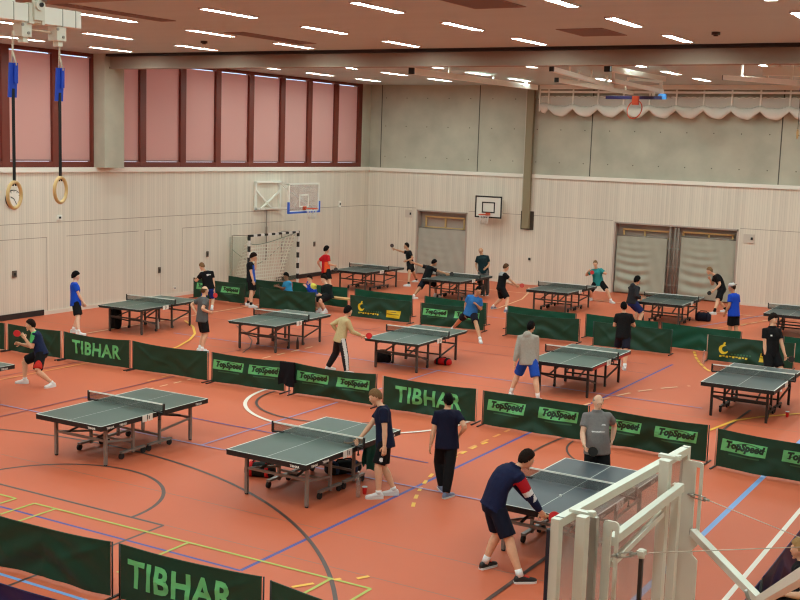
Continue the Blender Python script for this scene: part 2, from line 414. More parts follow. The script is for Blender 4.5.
# ------------------------------------------------------------------ the players
def near_seg(c, a, b, r):
    d = b-a; t = max(0, min(1, (c-a).dot(d)/d.dot(d))); return (c-(a+d*t)).length < r
def paint_arm(i, t0, t1, r=.1, mi=1):
    return lambda c, k: mi if near_seg(c, k['S'][i].lerp(k['elb'][i], t0), k['S'][i].lerp(k['elb'][i], t1), r*k['s']) else 0
def paint_shoulders(c, k):
    for i in (0, 1):
        a, b = k['N']+(k['S'][i]-k['N'])*.45, k['S'][i].lerp(k['elb'][i], .45)
        if near_seg(c, a, b, .12*k['s']):
            d = b-a; t = max(0, min(1, (c-a).dot(d)/d.dot(d)))
            if (c-(a+d*t)).dot(k['up']*.8+k['fw']*.6) > .0: return 1
    return 0
def paint_yoke(c, k):
    return 1 if (c-k['N']).dot(k['up']) > -.13*k['s'] and abs((c-k['N']).dot(k['rt'])) < .15*k['s'] else 0
def paint_back_mark(c, k):
    q = c-k['N']; h = q.dot(k['up']); x = q.dot(k['rt'])
    return 1 if q.dot(k['fw']) < 0 and -.17 < h < -.11 and -.02 < x < .13 and (x < .04 or -.15 < h < -.125) else 0
def paint_front(z0, z1, x0, x1, mi=1, back=False):
    def fn(c, k):
        q = c-k['N']; h = q.dot(k['up'])/k['s']; x = q.dot(k['rt'])/k['s']
        return mi if (q.dot(k['fw']) > 0) != back and z0 < h < z1 and x0 < x < x1 else 0
    return fn
def multi(*fs):
    def fn(c, k):
        for f in fs:
            r = f(c, k)
            if r: return r
        return 0
    return fn
def paint_side(sgn, mi=1, w=.07):
    def fn(c, k):
        return mi if (c-k['P']).dot(k['rt'])*sgn > w*k['s'] else 0
    return fn
def leg_stripe(i, out=.035):
    def fn(c, k):
        sg = 1 if i == 1 else -1
        if not near_seg(c, k['HP'][i], k['knee'][i], .2) and not near_seg(c, k['knee'][i], k['ank'][i], .2): return 0
        a, b = (k['HP'][i], k['knee'][i]) if (c-k['knee'][i]).z > 0 else (k['knee'][i], k['ank'][i])
        d = b-a; t = max(0, min(1, (c-a).dot(d)/d.dot(d))); q = c-(a+d*t)
        return 1 if q.dot(k['rt'])*sg > .8*q.length and q.length > .03 else 0
    return fn
NAVY = (22, 24, 48)
BLACK = (17, 17, 20)
person('P1', 'person in a bright blue t-shirt standing alone by the left wall', [(73, 332.5), (78.5, 335.5)], (75.7, 304), (74.6, 282.5), (75.7, 276.3), [(82, 303, .2), (83.5, 303, -.05)], 75, 1.0, hpitch=15,
       skin='pale', hair='black', hstyle='thick', top=(24, 72, 190), legs=BLACK)
person('P2', 'person in navy shirt with green shoulder stripes crouching with a red bat', [(52.5, 387), (25, 383.5)], (41.5, 353.5), (34.2, 332), (30.6, 325), [(25, 338.5, -.22), (20.5, 344, .12)], 255, 1.02, hface=262, hpitch=12,
       toes=(215, 265), hair='dark', top=(24, 34, 66), paint_top=paint_shoulders, paint_mats=((88, 190, 110),), legs=BLACK, legmats=((200, 50, 40),), paint_legs=lambda c, k: 1 if (c-k['P']).dot(k['rt']) < -.272 else 0, elbow=[V((.3, .1, -1)), None], bend=1,
       kneep=[dirang(225), dirang(275)], sock=(240, 240, 240), sockh=.02)
person('P3', 'balding person in a dark grey t-shirt seen from behind near the middle table', [(199.5, 351.5), (201.5, 353)], (202, 322), (203.6, 297), (204.7, 290.6), [(196, 312, .1), (209.5, 312, -.1)], 55, 1.0, hpitch=10, hair='brown', hstyle='bald',
       top=(92, 90, 90), legs=BLACK)
person('P4', 'person in black shirt with white back logo leaning a hand on a barrier', [(207, 309.5), (212, 310)], (209, 288.5), (206.3, 271), (202, 266.5), [(195, 280, .25), (215, 293, 0)], 345, 1.0, hface=310, hpitch=35, hair='sandy',
       top=BLACK, paint_top=paint_back_mark, paint_mats=((225, 225, 225),), legs=(35, 60, 150), bend=1)
person('P5', 'person in black and blue shirt holding one hand to the face before the goal', [(247.5, 305.5), (251, 307.5)], (251.2, 282), (250.3, 262), (253.2, 257), [(255.8, 261.5, .02), (253.6, 283, -.24)], 88, 1.04, hpitch=25, hair='dark', hstyle='thick', skin='light',
       top=(20, 22, 30), paint_top=multi(lambda c, k: 1 if (c-k['spine'](.5)).dot(k['fw']) > .05 and abs((c-k['N']).dot(k['rt'])) < .17 and (c-k['P']).dot(k['up']) < .45 else 0), paint_mats=((38, 88, 190),), legs=BLACK, sock=(30, 30, 30))
person('P7', 'person in a red t-shirt facing away beside the farthest left table', [(325, 292), (331, 294)], (326, 273), (325.6, 254.8), (326.6, 249.6), [(321, 268, .25), (334.5, 265.5, 0)], 55, 1.0, hpitch=10, hair='black', hstyle='thick', skin='light',
       top=(196, 28, 38), paint_top=lambda c, k: 1 if (c-k['P']).dot(k['rt']) > .09 and (c-k['P']).dot(k['up']) < .28 else 0, paint_mats=((235, 95, 50),), legs=BLACK)
person('P11', 'person in beige sweater and dark track trousers holding a red bat', [(328, 370), (346.6, 374.5)], (340, 338.5), (345.6, 317.6), (348.2, 311.3), [(338, 332, .22), (361, 335.5, -.05)], 62, .95, hpitch=15, hair='black', hstyle='thick',
       top=(192, 172, 128), sleeve='long', legs=(36, 32, 34), leglen='long', legmats=((205, 200, 195),), paint_legs=leg_stripe(1), toes=(70, 60), elbow=[None, V((.2, -.2, -1))])
person('P12', 'person in black with bat arm raised behind the farthest left table', [(408.5, 286.3), (416.5, 282)], (410.2, 263.5), (408.5, 250.8), (406.5, 246), [(407, 260.6, -.25), (394, 249, .1)], 265, 1.02, hpitch=5, hair='dark', skin='tan', top=BLACK, legs=BLACK, sock=(20, 20, 20), elbow=[None, V((0, 0, -1))], toes=(265, 240))
person('P13', 'person in black lunging with outstretched arms at the far table', [(413, 299), (435.5, 297)], (425.6, 280.5), (430.4, 266), (434.2, 262.8), [(408.5, 261, .1), (447.3, 274, -.05)], 62, 1.02, hpitch=25, hair='black', skin='tan', top=BLACK, legs=(20, 22, 34), toes=(60, 70), kneep=dirang(70), elbow=[V((0, 0, -1)), V((0, 0, -1))], bend=1)
person('P14', 'bald person in dark teal shirt standing behind the far table', [(487.5, 295.3), (482.5, 295)], (483.6, 273), (482.4, 255.2), (480.8, 250.8), [(486, 268, -.2), (476.8, 269, -.05)], 195, 1.05, hpitch=20, hair='blond', hstyle='bald', skin='tan',
       top=(22, 42, 46), legs=(92, 86, 84), leglen='long', shoe=(40, 40, 40))
person('P15', 'person in black shirt with grey yoke reaching forward at the far side', [(492.5, 309), (506, 312.3)], (500.8, 289.2), (503.2, 272.2), (505.9, 267.3), [(511, 284, .2), (517.5, 286, -.05)], 72, 1.0, hpitch=20, hair='brown', skin='light', top=BLACK,
       paint_top=paint_yoke, paint_mats=((165, 165, 165),), legs=BLACK, shoe=(120, 130, 160), toes=(40, 70), bend=1, kneep=dirang(75))
person('P16', 'person in a light blue t-shirt crouching before a green advertising barrier', [(480.2, 342.5), (452.5, 331)], (470.2, 314), (475.2, 296, -.2), (478.6, 290.6, -.33), [(477, 305, -.28), (465.2, 313.2, 0)], 188, 1.02, hface=170, hpitch=18, hair='black', skin='tan', top=(52, 118, 190),
       legs=(28, 28, 40), toes=(175, 215), kneep=[dirang(175), dirang(220)], bend=1)
person('P17', 'person in a teal t-shirt playing beside the grey storage curtain', [(611, 303), (591, 300.5)], (598.3, 282.5), (596.3, 268.6, -.1), (595.3, 263.9, -.2), [(605.3, 272, -.1), (588, 271.5, -.25)], 195, 1.0, hpitch=10, hair='sandy', skin='light', top=(45, 140, 140), legs=BLACK, toes=(150, 215), kneep=[dirang(160), dirang(215)], elbow=[V((1, 0, -.5)), None])
person('P18', 'person in dark hooded sweater and blue shorts by the far right table', [(633.5, 325), (638.5, 327)], (631.8, 302.2), (634.4, 285.4), (637.2, 280.4), [(641.5, 297, .2), (640.5, 298.5, -.1)], 58, 1.02, hpitch=15, hair='black', hstyle='thick', top=(44, 44, 48), sleeve='long', legs=(34, 46, 100), hood=True, bend=1, kneep=dirang(70))
person('P19', 'person in plain black t-shirt with back turned beyond the red-edged table', [(619.5, 366.5), (624.5, 370)], (623.3, 337), (624, 313), (623.7, 306.8), [(617, 322, .3), (632, 324, .3)], 3, 1.0, hpitch=5, hair='black', top=(20, 19, 21), legs=(26, 28, 44))
person('P20', 'person in black bending forward with one hand at the mouth', [(714, 314.5), (726, 312)], (722.3, 291.5), (715.3, 274.6), (709.6, 270.8), [(714.3, 290, -.2), (710, 279, .05)], 268, 1.04, hpitch=25, hair='sandy', skin='light', top=BLACK, legs=BLACK, sock=(20, 20, 20), sockh=.1, bend=1, roundb=.05, kneep=dirang(265))
person('P21', 'person in a bright blue t-shirt and black-and-white cap near the far right', [(729.5, 348.5), (737.5, 350)], (733.7, 317), (733.8, 293.4), (731.9, 287.4), [(725, 313, 0), (739, 316, .15)], 320, 1.0, hface=290, hpitch=12, hair='dark', skin='tan', top=(28, 74, 200), legs=BLACK)
person('P22', 'person in black polo shirt standing by the black table at right', [G(775.5, 390), G(765.5, 389)], (770.4, 357), (772, 327.3), (773.2, 319.6), [(785, 355.5, -.12), (765.3, 357.5, -.12)], 165, 1.07, hface=150, hpitch=12, hair='dark', hstyle='thick', skin='light', top=(20, 19, 22), collar=True,
       paint_top=paint_front(-.2, -.165, .06, .1), paint_mats=((220, 220, 220),), legs=BLACK)
person('P23', 'person in light grey hoodie and blue shorts walking beside the red-edged table', [(510.3, 396.5), (538, 402.3)], (528.6, 364), (528.2, 334), (531, 327), [(513.6, 366.8, 0), (537, 370.5, -.05)], 22, 1.04, hface=40, hpitch=8, hair='black', skin='light', top=(164, 158, 148), sleeve='long', hood=True, legs=(36, 78, 178), sockh=.16, toes=(15, 25))
person('P24', 'person in navy t-shirt and black trousers seen from behind in the centre', [(441.6, 491), (446, 498)], (447, 448.5), (447.2, 409.5), (448.3, 400.8), [(429.8, 448.5, 0), (460.6, 434, .05)], 355, .95, hpitch=8, hair='black', skin='light', top=NAVY, legs=(20, 19, 22), leglen='long', shoe=(120, 135, 165), toes=(350, 40))
person('P25', 'blond person in navy t-shirt leaning one hand over the middle table', [(378.5, 498.5), (394, 495)], (385.6, 446), (382, 405.8), (375.6, 396.8), [(384.6, 453, -.27), (358.6, 440, .05)], 262, 1.0, hpitch=28, hair='sandy', skin='light', top=(20, 26, 52), legs=BLACK, legmats=((225, 225, 225),),
       paint_legs=lambda c, k: 1 if near_seg(c, k['HP'][0].lerp(k['knee'][0], .68)+k['rt']*-.1, k['HP'][0].lerp(k['knee'][0], .7)+k['rt']*-.1, .03) else 0, sockh=.02, curl=(.4, .3))
person('P26', 'balding older person in grey polo shirt behind the bluish front table', [G(602, 505), G(591.5, 503.5)], (597, 452), (597.3, 411.5), (598.2, 402), [(612, 441, .12), (584, 444.5, -.3)], 186, 1.02, hface=175, hpitch=18, hair='grey', hstyle='bald', skin='pale', top=(128, 126, 126), belly=.06, collar=True,
       paint_top=multi(paint_front(-.3, -.285, -.1, .09), paint_front(-.2, -.18, -.12, -.06)), paint_mats=((225, 225, 225),), legs=BLACK, leglen='long')
def jacket(c, k):
    S, E = k['S'][1], k['elb'][1]
    d = E-S; t = (c-S).dot(d)/d.dot(d); q = (c-(S+d*t)).length
    if q < .11 and .15 < t < .72 and (c-k['spine'](.85)).dot(k['rt']) > .08: return 1
    if q < .11 and .72 <= t < .95: return 2
    W = k['wr'][1]; d = W-E; t = (c-E).dot(d)/d.dot(d)
    if 0 < t < .3 and near_seg(c, E, W, .09) and (c-E).dot(k['f']) > .02: return 2
    return 0
person('P27', 'person in navy jacket with red and white sleeve reaching a red bat forward', [(484.5, 568.5), (520, 583)], (492.5, 507), (515.3, 466.5), (526.4, 459.4), [(532, 503, .28), (541, 512.3, -.05)], 66, 1.05, hpitch=25, hair='dark', skin='light', top=(24, 30, 62), sleeve='jacket', paint_top=jacket, paint_mats=((178, 30, 42), (222, 220, 220)),
       legs=(20, 22, 40), shoe=(32, 28, 28), sole=(232, 232, 232), sockh=.06, toes=(50, 80), bend=1, roundb=.08, kneep=dirang(75), lace=(225, 70, 50), vox=.014, collar=True)
# seated behind the barriers
person('P6', 'seated person in light blue t-shirt behind the far barrier before the goal', [(283, 307.5), (286.5, 308.5)], (288.3, 292.5), (287.3, 281), (286.2, 276), [(277.5, 286.5, -.05), (279, 286, .1)], 235, .97, hpitch=25, hair='black', skin='brown', top=(60, 150, 200), legs=(40, 45, 70), seat=1, kneep=Z+dirang(235)*.5)
person('P8', 'seated person in blue and yellow jacket behind the far barrier', [(307, 311), (310.5, 312)], (312.8, 294.5), (311.2, 283.6), (309.6, 278.5), [(306.5, 287, -.1), (308, 283.5, .1)], 225, .97, hpitch=20, hair='dark', skin='light', top=(34, 66, 180), sleeve='jacket', paint_top=lambda c, k: 1 if (c-k['S'][0]).length < .14 else 0, paint_mats=((225, 215, 90),), legs=(30, 34, 60), seat=1, kneep=Z+dirang(225)*.5)
person('P9', 'seated person in black on a wooden bench end with white shoes', [(325.5, 313), (320, 312)], (328.3, 296.5), (326.3, 284.2), (323.8, 278.8), [(321, 295, -.2), (319.5, 294, .05)], 222, 1.02, hpitch=25, hair='dark', hstyle='thick', skin='pale', top=(26, 34, 34), sleeve='long', legs=BLACK, seat=1, kneep=Z+dirang(225)*.5)
person('P28', 'seated spectator in black and orange behind the navy barrier at right', [G(790, 560, .95)-V((-.05, 0, .95)), G(790, 560, .95)-V((-.05, -.3, .95))], (806, 588), (803, 560), (800, 549), [(783, 594, -.1), (780, 588, .1)], 300, 1.0, hpitch=15, hair='blond', skin='light', top=(20, 19, 22), paint_top=lambda c, k: 1 if (c-k['N']).dot(k['up']) < -.3 else 0, paint_mats=((200, 80, 50),), legs=(30, 30, 34), seat=1, kneep=Z+dirang(290)*.5, D0=depth(G(803, 560, .95)))
# caps and hand-held things
def cap():
    k = PEOPLE['P21']; s = k['s']; H, R = k['H'], k['R']
    b = MB(); b.loft([(H+R @ V((0, -.005, .04)), R @ V((.09, 0, 0)), R @ V((0, .11, 0))), (H+R @ V((0, -.005, .095)), R @ V((.085, 0, 0)), R @ V((0, .1, 0))), (H+R @ V((0, -.005, .135)), R @ V((.05, 0, 0)), R @ V((0, .06, 0)))], 16)
    c = b.build('cap', [cloth_mat((215, 212, 208))], k['root'])
    b = MB(); b.loft([(H+R @ V((0, -.06, .05)), R @ V((.075, 0, 0)), R @ V((0, .1, -.01))), (H+R @ V((0, -.06, .06)), R @ V((.07, 0, 0)), R @ V((0, .095, -.01)))], 16)
    b.build('visor', [cloth_mat((25, 25, 27))], c)
cap()
bat('P2', 0, (20.2, 334.8, -.25), 'red bat held up by the crouching player in navy and green')
bat('P4', 1, (215.5, 296.5, 0), 'red bat hanging from the hand of the player with a back logo', nrm=-_f)
bat('P7', 1, (335.8, 268.5, 0), 'dark bat held by the player in the red t-shirt', (40, 28, 28))
bat('P11', 1, (366.8, 336, -.05), 'red bat held out by the player in the beige sweater')
bat('P12', 1, (392.5, 246.5, .1), 'dark bat held high by the player behind the farthest left table', (60, 30, 30))
bat('P13', 1, (450.5, 274, -.05), 'black bat at the end of the lunging player\'s arm', (30, 26, 26))
bat('P15', 1, (521.5, 285.6, -.05), 'red bat held low by the player with a grey yoke', (205, 70, 60))
bat('P17', 1, (590.8, 271.8, -.3), 'red bat held before the chest of the player in teal')
bat('P20', 0, (707.5, 294, -.2), 'dark bat lowered over the table by the bending player', (30, 26, 26))
bat('P22', 0, (789.5, 358.5, -.15), 'black bat hanging from the hand of the player in a black polo', (24, 22, 22))
bat('P23', 1, (536.5, 375.5, -.08), 'dark bat held against the blue shorts of the hooded player', (28, 26, 30))
bat('P25', 1, (350, 440.8, .05), 'dark bat held flat over the middle table', (34, 44, 44), nrm=Z+_f*-.2)
bat('P26', 1, (591, 450.5, -.36), 'black bat hanging from the hand of the older player in grey', (22, 20, 22))
bat('P27', 1, (551, 516.5, -.05), 'red bat in front of the player in navy jacket', (205, 40, 45))
# ------------------------------------------------------------------ the hall
XL, YB, XR, YF, ZC, ZS = -27.19, 43.43, -.35, -1.6, 8.05, 4.36
XG = 3.2
def floor_mat():
    m = mat('sport_floor', (205, 104, 72), .5, noise=.05, nscale=.35, spec=.22); return m
FL = floor_mat()
LM = dict(blue=mat('line_blue', (72, 72, 150), .5), lav=mat('line_lavender', (168, 140, 178), .5), sky=mat('line_sky', (120, 160, 215), .5), white=mat('line_white', (240, 228, 215), .5), black=mat('line_black', (84, 62, 56), .5),
          green=mat('line_green', (178, 186, 82), .5), yellow=mat('line_yellow', (245, 190, 70), .5), grey=mat('line_grey', (165, 104, 84), .5), purple=mat('line_purple', (140, 66, 80), .5), ochre=mat('line_ochre', (232, 150, 80), .5), cream=mat('line_cream', (238, 190, 150), .5))
LK = list(LM)
fm = MB(); fm.box(((XL+XG)/2, (YB+YF)/2, -.1), (XG-XL+1.2, YB-YF+1.2, .2), 0)
_lz = [0.0006]
def flat(quad, col):
    _lz[0] += .00004
    fm.add([(x, y, _lz[0]) for x, y in quad], [(0, 1, 2, 3)], 1+LK.index(col))
def line(p, q, col, w=.05, dash=None):
    p, q = V(p), V(q); d = (q-p); L = d.length; d.normalize(); n = V((-d.y, d.x))*w/2
    segs = [(0, L)] if not dash else [(t, min(t+dash[0], L)) for t in [i*(dash[0]+dash[1]) for i in range(int(L/(dash[0]+dash[1]))+1)]]
    for a, b in segs:
        if b-a < .02: continue
        A, B = p+d*a, p+d*b; flat([A-n, B-n, B+n, A+n], col)
def arc(c, r, a0, a1, col, w=.05, n=40, dash=False):
    for i in range(n):
        if dash and i % 2: continue
        t0 = math.radians(a0+(a1-a0)*i/n); t1 = math.radians(a0+(a1-a0)*(i+1)/n)
        q = [(c[0]+rr*math.cos(t), c[1]+rr*math.sin(t)) for t, rr in ((t0, r-w/2), (t1, r-w/2), (t1, r+w/2), (t0, r+w/2))]
        flat(q, col)
def lineg(p, q, col, w=.05, dash=None): line(G(*p).xy, G(*q).xy, col, w, dash)
for y in (5.2, 13.42, 12.25, 24.0, 36.1): line((XL+.3, y), (XR-.3, y), 'grey', .022)
line((-26.0, 11.46), (-8.97, 11.46), 'blue'); line((-8.97, 11.46), (-8.97, 29.7), 'blue', .06)
line((-4.37, 9.4), (-4.37, 26.3), 'sky', .09); line((-26.5, 9.63), (-4.37, 9.63), 'sky', .06)
line((-3.42, 3), (-3.42, 30), 'white', .07)
line((-20, 12.22), (-10.97, 12.22), 'black', .05); line((-10.97, 12.22), (-10.97, 8), 'black', .05)
arc((-13.35, 12.24), 1.76, 0, 180, 'black', .06)
arc((-14.55, 6.08), 8.87, 20, 160, 'black', .06, 90)
line((-13.2, 11.85), (-7.25, 11.9), 'green', .045)
line((-13.2, 11.85), (-13.2, 10.6), 'green', .045); line((-12.75, 11.85), (-12.75, 10.4), 'green', .045); line((-10.2, 11.87), (-10.2, 10.5), 'green', .045); line((-7.85, 11.9), (-7.85, 9), 'green', .045); line((-7.25, 11.9), (-7.25, 10.4), 'green', .045)
line((-14.2, 11.85), (-13.6, 11.85), 'green', .045); line((-13.6, 11.85), (-13.6, 10.8), 'green', .045); line((-5.5, 11.4), (-6.6, 11.4), 'green', .045)
lineg((292, 587.5), (341, 579), 'yellow', .06, (.3, .28)); lineg((357, 579), (369, 576.5), 'yellow', .06)
arc((-.94, 18.77), 8.39, 176, 206, 'yellow', .06, 21, True)
line((-9.38, 18.2), (-9.38, 20.5), 'ochre', .06, (.3, .22))
arc((-6.27, 20.46), 1.74, 180, 250, 'black', .04); arc((-1.88, 19.63), 6.45, 165, 196, 'black', .05)
line((-5.88, 10.5), (-5.88, 14.4), 'black', .06); line((-5.88, 23.0), (-5.88, 25.4), 'black', .06)
line((-13.41, 15.95), (-13.41, 20.4), 'lav', .05); line((-24, 15.93), (-12.9, 15.93), 'lav', .05); line((-12.9, 15.95), (-7.0, 16.03), 'lav', .05)
line((-13.41, 22.0), (-13.41, 25.0), 'lav', .05); line((-13.5, 24.9), (-6.8, 24.9), 'lav', .05); line((-22, 24.9), (-13.5, 24.9), 'lav', .05)
line((-17.9, 11.5), (-17.9, 20.3), 'purple', .05); line((-17.9, 17.45), (-9.5, 17.4), 'blue', .035)
line((-20.7, 12), (-20.6, 20.3), 'ochre', .06); line((-21, 15), (-20.85, 20.3), 'purple', .035)
line((-18, 19.5), (-18.1, 20.4), 'ochre', .06, (.3, .22)); line((-17.4, 18.8), (-17.4, 20.3), 'cream', .05, (.25, .2))
arc((-12.86, 20.6), 2.52, 178, 360, 'white', .08, 50); arc((-13.29, 20.4), 1.82, 178, 330, 'black', .055, 40)
line((-23.55, 20.0), (-22.9, 20.9), 'cream', .06)
line((-17.7, 21.5), (-17.7, 25.7), 'cream', .06, (.35, .28))
line((-23.75, 22.5), (-23.75, 32.6), 'cream', .07)
lineg((207, 356), (380, 328), 'purple', .03); line((-25, 27.7), (-9, 27.95), 'purple', .03); line((-26.5, 29.0), (-9.5, 29.2), 'purple', .028)
pts = [G(*q).xy for q in ((165, 352), (178, 347), (190, 340), (195, 334), (193, 327), (185, 321))]
for a, b in zip(pts, pts[1:]): line(a, b, 'yellow', .07)
pts = [G(*q).xy for q in ((582, 406.5), (600, 400.5), (620, 395.5), (640, 391.5), (665, 388.5), (690, 386.5))]
for a, b in zip(pts, pts[1:]): line(a, b, 'cream', .07, (.38, .3))
pts = [G(*q).xy for q in ((709, 431), (735, 421), (760, 417.5), (800, 414))]
for a, b in zip(pts, pts[1:]): line(a, b, 'yellow', .07)
pts = [G(*q).xy for q in ((694, 352), (696, 358), (700, 364), (706, 369.5), (712, 373))]
for a, b in zip(pts, pts[1:]): line(a, b, 'yellow', .07, (.32, .12))
pts = [G(*q).xy for q in ((236, 326), (246, 333), (252, 341), (250, 348), (243, 353))]
for a, b in zip(pts, pts[1:]): line(a, b, 'black', .035)
line((-24, 40.6), (-4, 40.6), 'cream', .07); line((-18.6, 34), (-15.9, 34), 'lav', .06); line((-11.3, 32.9), (-9.2, 41.4), 'lav', .06); line((-10.9, 33.1), (-8.4, 41.4), 'ochre', .06)
pts = [G(*q).xy for q in ((497, 309), (510, 304), (522, 299.5), (528, 293.5), (529, 288))]
for a, b in zip(pts, pts[1:]): line(a, b, 'cream', .06)
pts = [G(*q).xy for q in ((741, 326), (752, 323.5), (765, 321), (780, 320))]
for a, b in zip(pts, pts[1:]): line(a, b, 'cream', .06, (.4, .35))
struct(fm, 'floor', [FL]+[LM[k] for k in LK])
# walls ---------------------------------------------------------------
def panel_mat(name, axis):
    m = bpy.data.materials.new(name); m.use_nodes = True; nt = m.node_tree; b = nt.nodes['Principled BSDF']; N = nt.nodes.new; Lk = nt.links.new
    tc = N('ShaderNodeTexCoord'); sep = N('ShaderNodeSeparateXYZ'); Lk(tc.outputs['Object'], sep.inputs[0])
    def math_(op, a, v=None, w=None):
        q = N('ShaderNodeMath'); q.operation = op
        if hasattr(a, 'is_linked'): Lk(a, q.inputs[0])
        else: q.inputs[0].default_value = a
        if v is not None:
            if hasattr(v, 'is_linked'): Lk(v, q.inputs[1])
            else: q.inputs[1].default_value = v
        return q.outputs[0]
    u = sep.outputs[axis]
    sl = math_('FLOOR', math_('MULTIPLY', u, 1/.09)); wn = N('ShaderNodeTexWhiteNoise'); wn.noise_dimensions = '1D'; Lk(sl, wn.inputs['W'])
    sl2 = math_('FLOOR', math_('MULTIPLY', u, 1/.98)); wn2 = N('ShaderNodeTexWhiteNoise'); wn2.noise_dimensions = '1D'; Lk(sl2, wn2.inputs['W'])
    gap = math_('LESS_THAN', math_('FRACT', math_('MULTIPLY', u, 1/.09)), .22)
    n = N('ShaderNodeTexNoise'); n.inputs['Scale'].default_value = 1.2; mpn = N('ShaderNodeMapping'); mpn.inputs['Scale'].default_value = (4, 4, .5); Lk(tc.outputs['Object'], mpn.inputs[0]); Lk(mpn.outputs[0], n.inputs['Vector'])
    v = math_('ADD', math_('MULTIPLY', wn.outputs[0], .1), math_('MULTIPLY', wn2.outputs[0], .07))
    v = math_('ADD', v, math_('MULTIPLY', n.outputs['Fac'], .08)); v = math_('SUBTRACT', v, math_('MULTIPLY', gap, .1)); v = math_('ADD', v, .88)
    sc = N('ShaderNodeVectorMath'); sc.operation = 'SCALE'; sc.inputs[0].default_value = srgb((222, 212, 196)); Lk(v, sc.inputs['Scale']); Lk(sc.outputs[0], b.inputs['Base Color'])
    b.inputs['Roughness'].default_value = .6; MATS[name] = m; return m
PX, PY = panel_mat('pale_timber_along_x', 0), panel_mat('pale_timber_along_y', 1)
CON = mat('concrete', (182, 178, 160), .85, noise=.13, nscale=.9, bump=.15, bscale=12)
SEAM = mat('seam', (150, 132, 118), .8); SILL = mat('sill_white', (238, 232, 220), .5); DRK = mat('skirting_dark', (42, 30, 28), .6); CJ = mat('concrete_joint', (92, 88, 80), .9)
T = .3
def wallbox(m, x0, x1, y0, y1, z0, z1, mi=0): m.box(((x0+x1)/2, (y0+y1)/2, (z0+z1)/2), (x1-x0, y1-y0, z1-z0), mi)
m = MB(); wallbox(m, XL-T, XL, YF, YB, 0, ZS)
for z in (2.83,): wallbox(m, XL, XL+.004, YF, YB, z-.008, z+.008, 1)
for y0, y1 in ((20, 25), (29.3, 30.1), (31.2, 33.9), (25.8, 29.0), (34.0, 38.0)): wallbox(m, XL, XL+.004, y0, y1, 2.375, 2.39, 1)
for y in (25, 29.3, 30.1, 31.2, 33.9, 41.2): wallbox(m, XL, XL+.003, y-.006, y+.006, .1, 2.38 if y < 41 else 2.83, 1)
struct(m, 'wall_left', [PY, SEAM])
m = MB()                                   # back wall panel with two storage openings
NI = [(-24.7, -22.25, 2.78), (-15.78, -10.95, 2.8)]
xs = [XL-T, NI[0][0], NI[0][1], NI[1][0], NI[1][1], XG]
for i in (0, 2, 4): wallbox(m, xs[i], xs[i+1], YB, YB+T, 0, ZS)
for x0, x1, zt in NI: wallbox(m, x0, x1, YB, YB+T, zt, ZS)
for z in (2.84,):
    for x0, x1 in ((XL, -24.75), (-22.2, -15.85), (-10.9, XR)): wallbox(m, x0, x1, YB-.004, YB, z-.008, z+.008, 1)
for x0, x1 in ((-25.6, -24.75),): wallbox(m, x0, x0+.012, YB-.004, YB, .1, 2.83, 1)
struct(m, 'wall_back', [PX, SEAM])
m = MB(); wallbox(m, XL-T, XG, YB+.02, YB+T, ZS, ZC)
for x in (-26.62, -16.93, -9.66, -21.9+.01): wallbox(m, x-.02, x+.02, YB+.012, YB+.02, ZS+.15, ZC, 1)
rnd = random.Random(3)
for i in range(26):
    for z in (5.0, 6.3, 7.5):
        x = -26.4+i*1.02; m.disc((x, YB+.018, z), (0, 1, 0), .022, .01, 10, 1)
struct(m, 'wall_back_upper', [CON, CJ])
m = MB(); wallbox(m, XR, XR+T, YF, YB, 0, 4.1); struct(m, 'wall_right', [PY])
m = MB(); wallbox(m, XG, XG+T, YF, YB, 4.1, ZC); struct(m, 'wall_gallery', [CON])
m = MB(); wallbox(m, XL-T, XG, YF-T, YF, 0, ZC); struct(m, 'wall_front', [PX])
m = MB(); wallbox(m, XR, XG+T, YF, YB, 4.1, 4.3); struct(m, 'gallery_slab', [CON])
m = MB(); wallbox(m, XL, XL+.07, YF, YB, ZS, ZS+.15); struct(m, 'trim_1', [SILL])
m = MB(); wallbox(m, XL, XR, YB-.07, YB+.02, ZS, ZS+.14); struct(m, 'trim_2', [SILL])
BASEW = mat('skirting_pale', (226, 212, 196), .6)
m = MB()
for y0, y1, mi in ((YF, 24.85, 1), (24.85, 36.7, 0), (36.7, 41.2, 1), (41.2, YB, 0)): wallbox(m, XL, XL+.03, y0, y1, 0, .17 if mi else .12, mi)
struct(m, 'baseboard_left', [BASEW, DRK])
m = MB()
for i in (0, 2, 4): wallbox(m, xs[i], xs[i+1], YB-.03, YB, 0, .1)
struct(m, 'baseboard_back', [BASEW])
# upper left: concrete pier, windows with drawn red blinds ------------------
FR = mat('window_frame_red', (112, 46, 32), .5); 
def blind_mat():
    m = bpy.data.materials.new('drawn_blind'); m.use_nodes = True; nt = m.node_tree; b = nt.nodes['Principled BSDF']
    b.inputs['Base Color'].default_value = (*srgb((226, 186, 176)), 1); b.inputs['Roughness'].default_value = .8
    tr = nt.nodes.new('ShaderNodeBsdfTranslucent'); tr.inputs[0].default_value = (*srgb((236, 188, 172)), 1)
    mix = nt.nodes.new('ShaderNodeMixShader'); mix.inputs[0].default_value = .5; out = nt.nodes['Material Output']
    nt.links.new(b.outputs[0], mix.inputs[1]); nt.links.new(tr.outputs[0], mix.inputs[2]); nt.links.new(mix.outputs[0], out.inputs[0])
    return m
BL = blind_mat(); GL = mat('daylight_glass', (196, 216, 196), .1, alpha=.3); BAR = mat('blind_bar', (160, 120, 115), .5)
mull = [16.1, 17.95, 19.8, 21.65, 23.52, 25.45]; mull2 = [29.25, 31.25, 33.15, 35.08, 37.06, 38.9, 40.83, 42.65]
edges = [(a, b) for a, b in zip(mull, mull[1:])]+[(25.45, 27.05)]+[(27.85, 29.25)]+[(a, b) for a, b in zip(mull2, mull2[1:])]
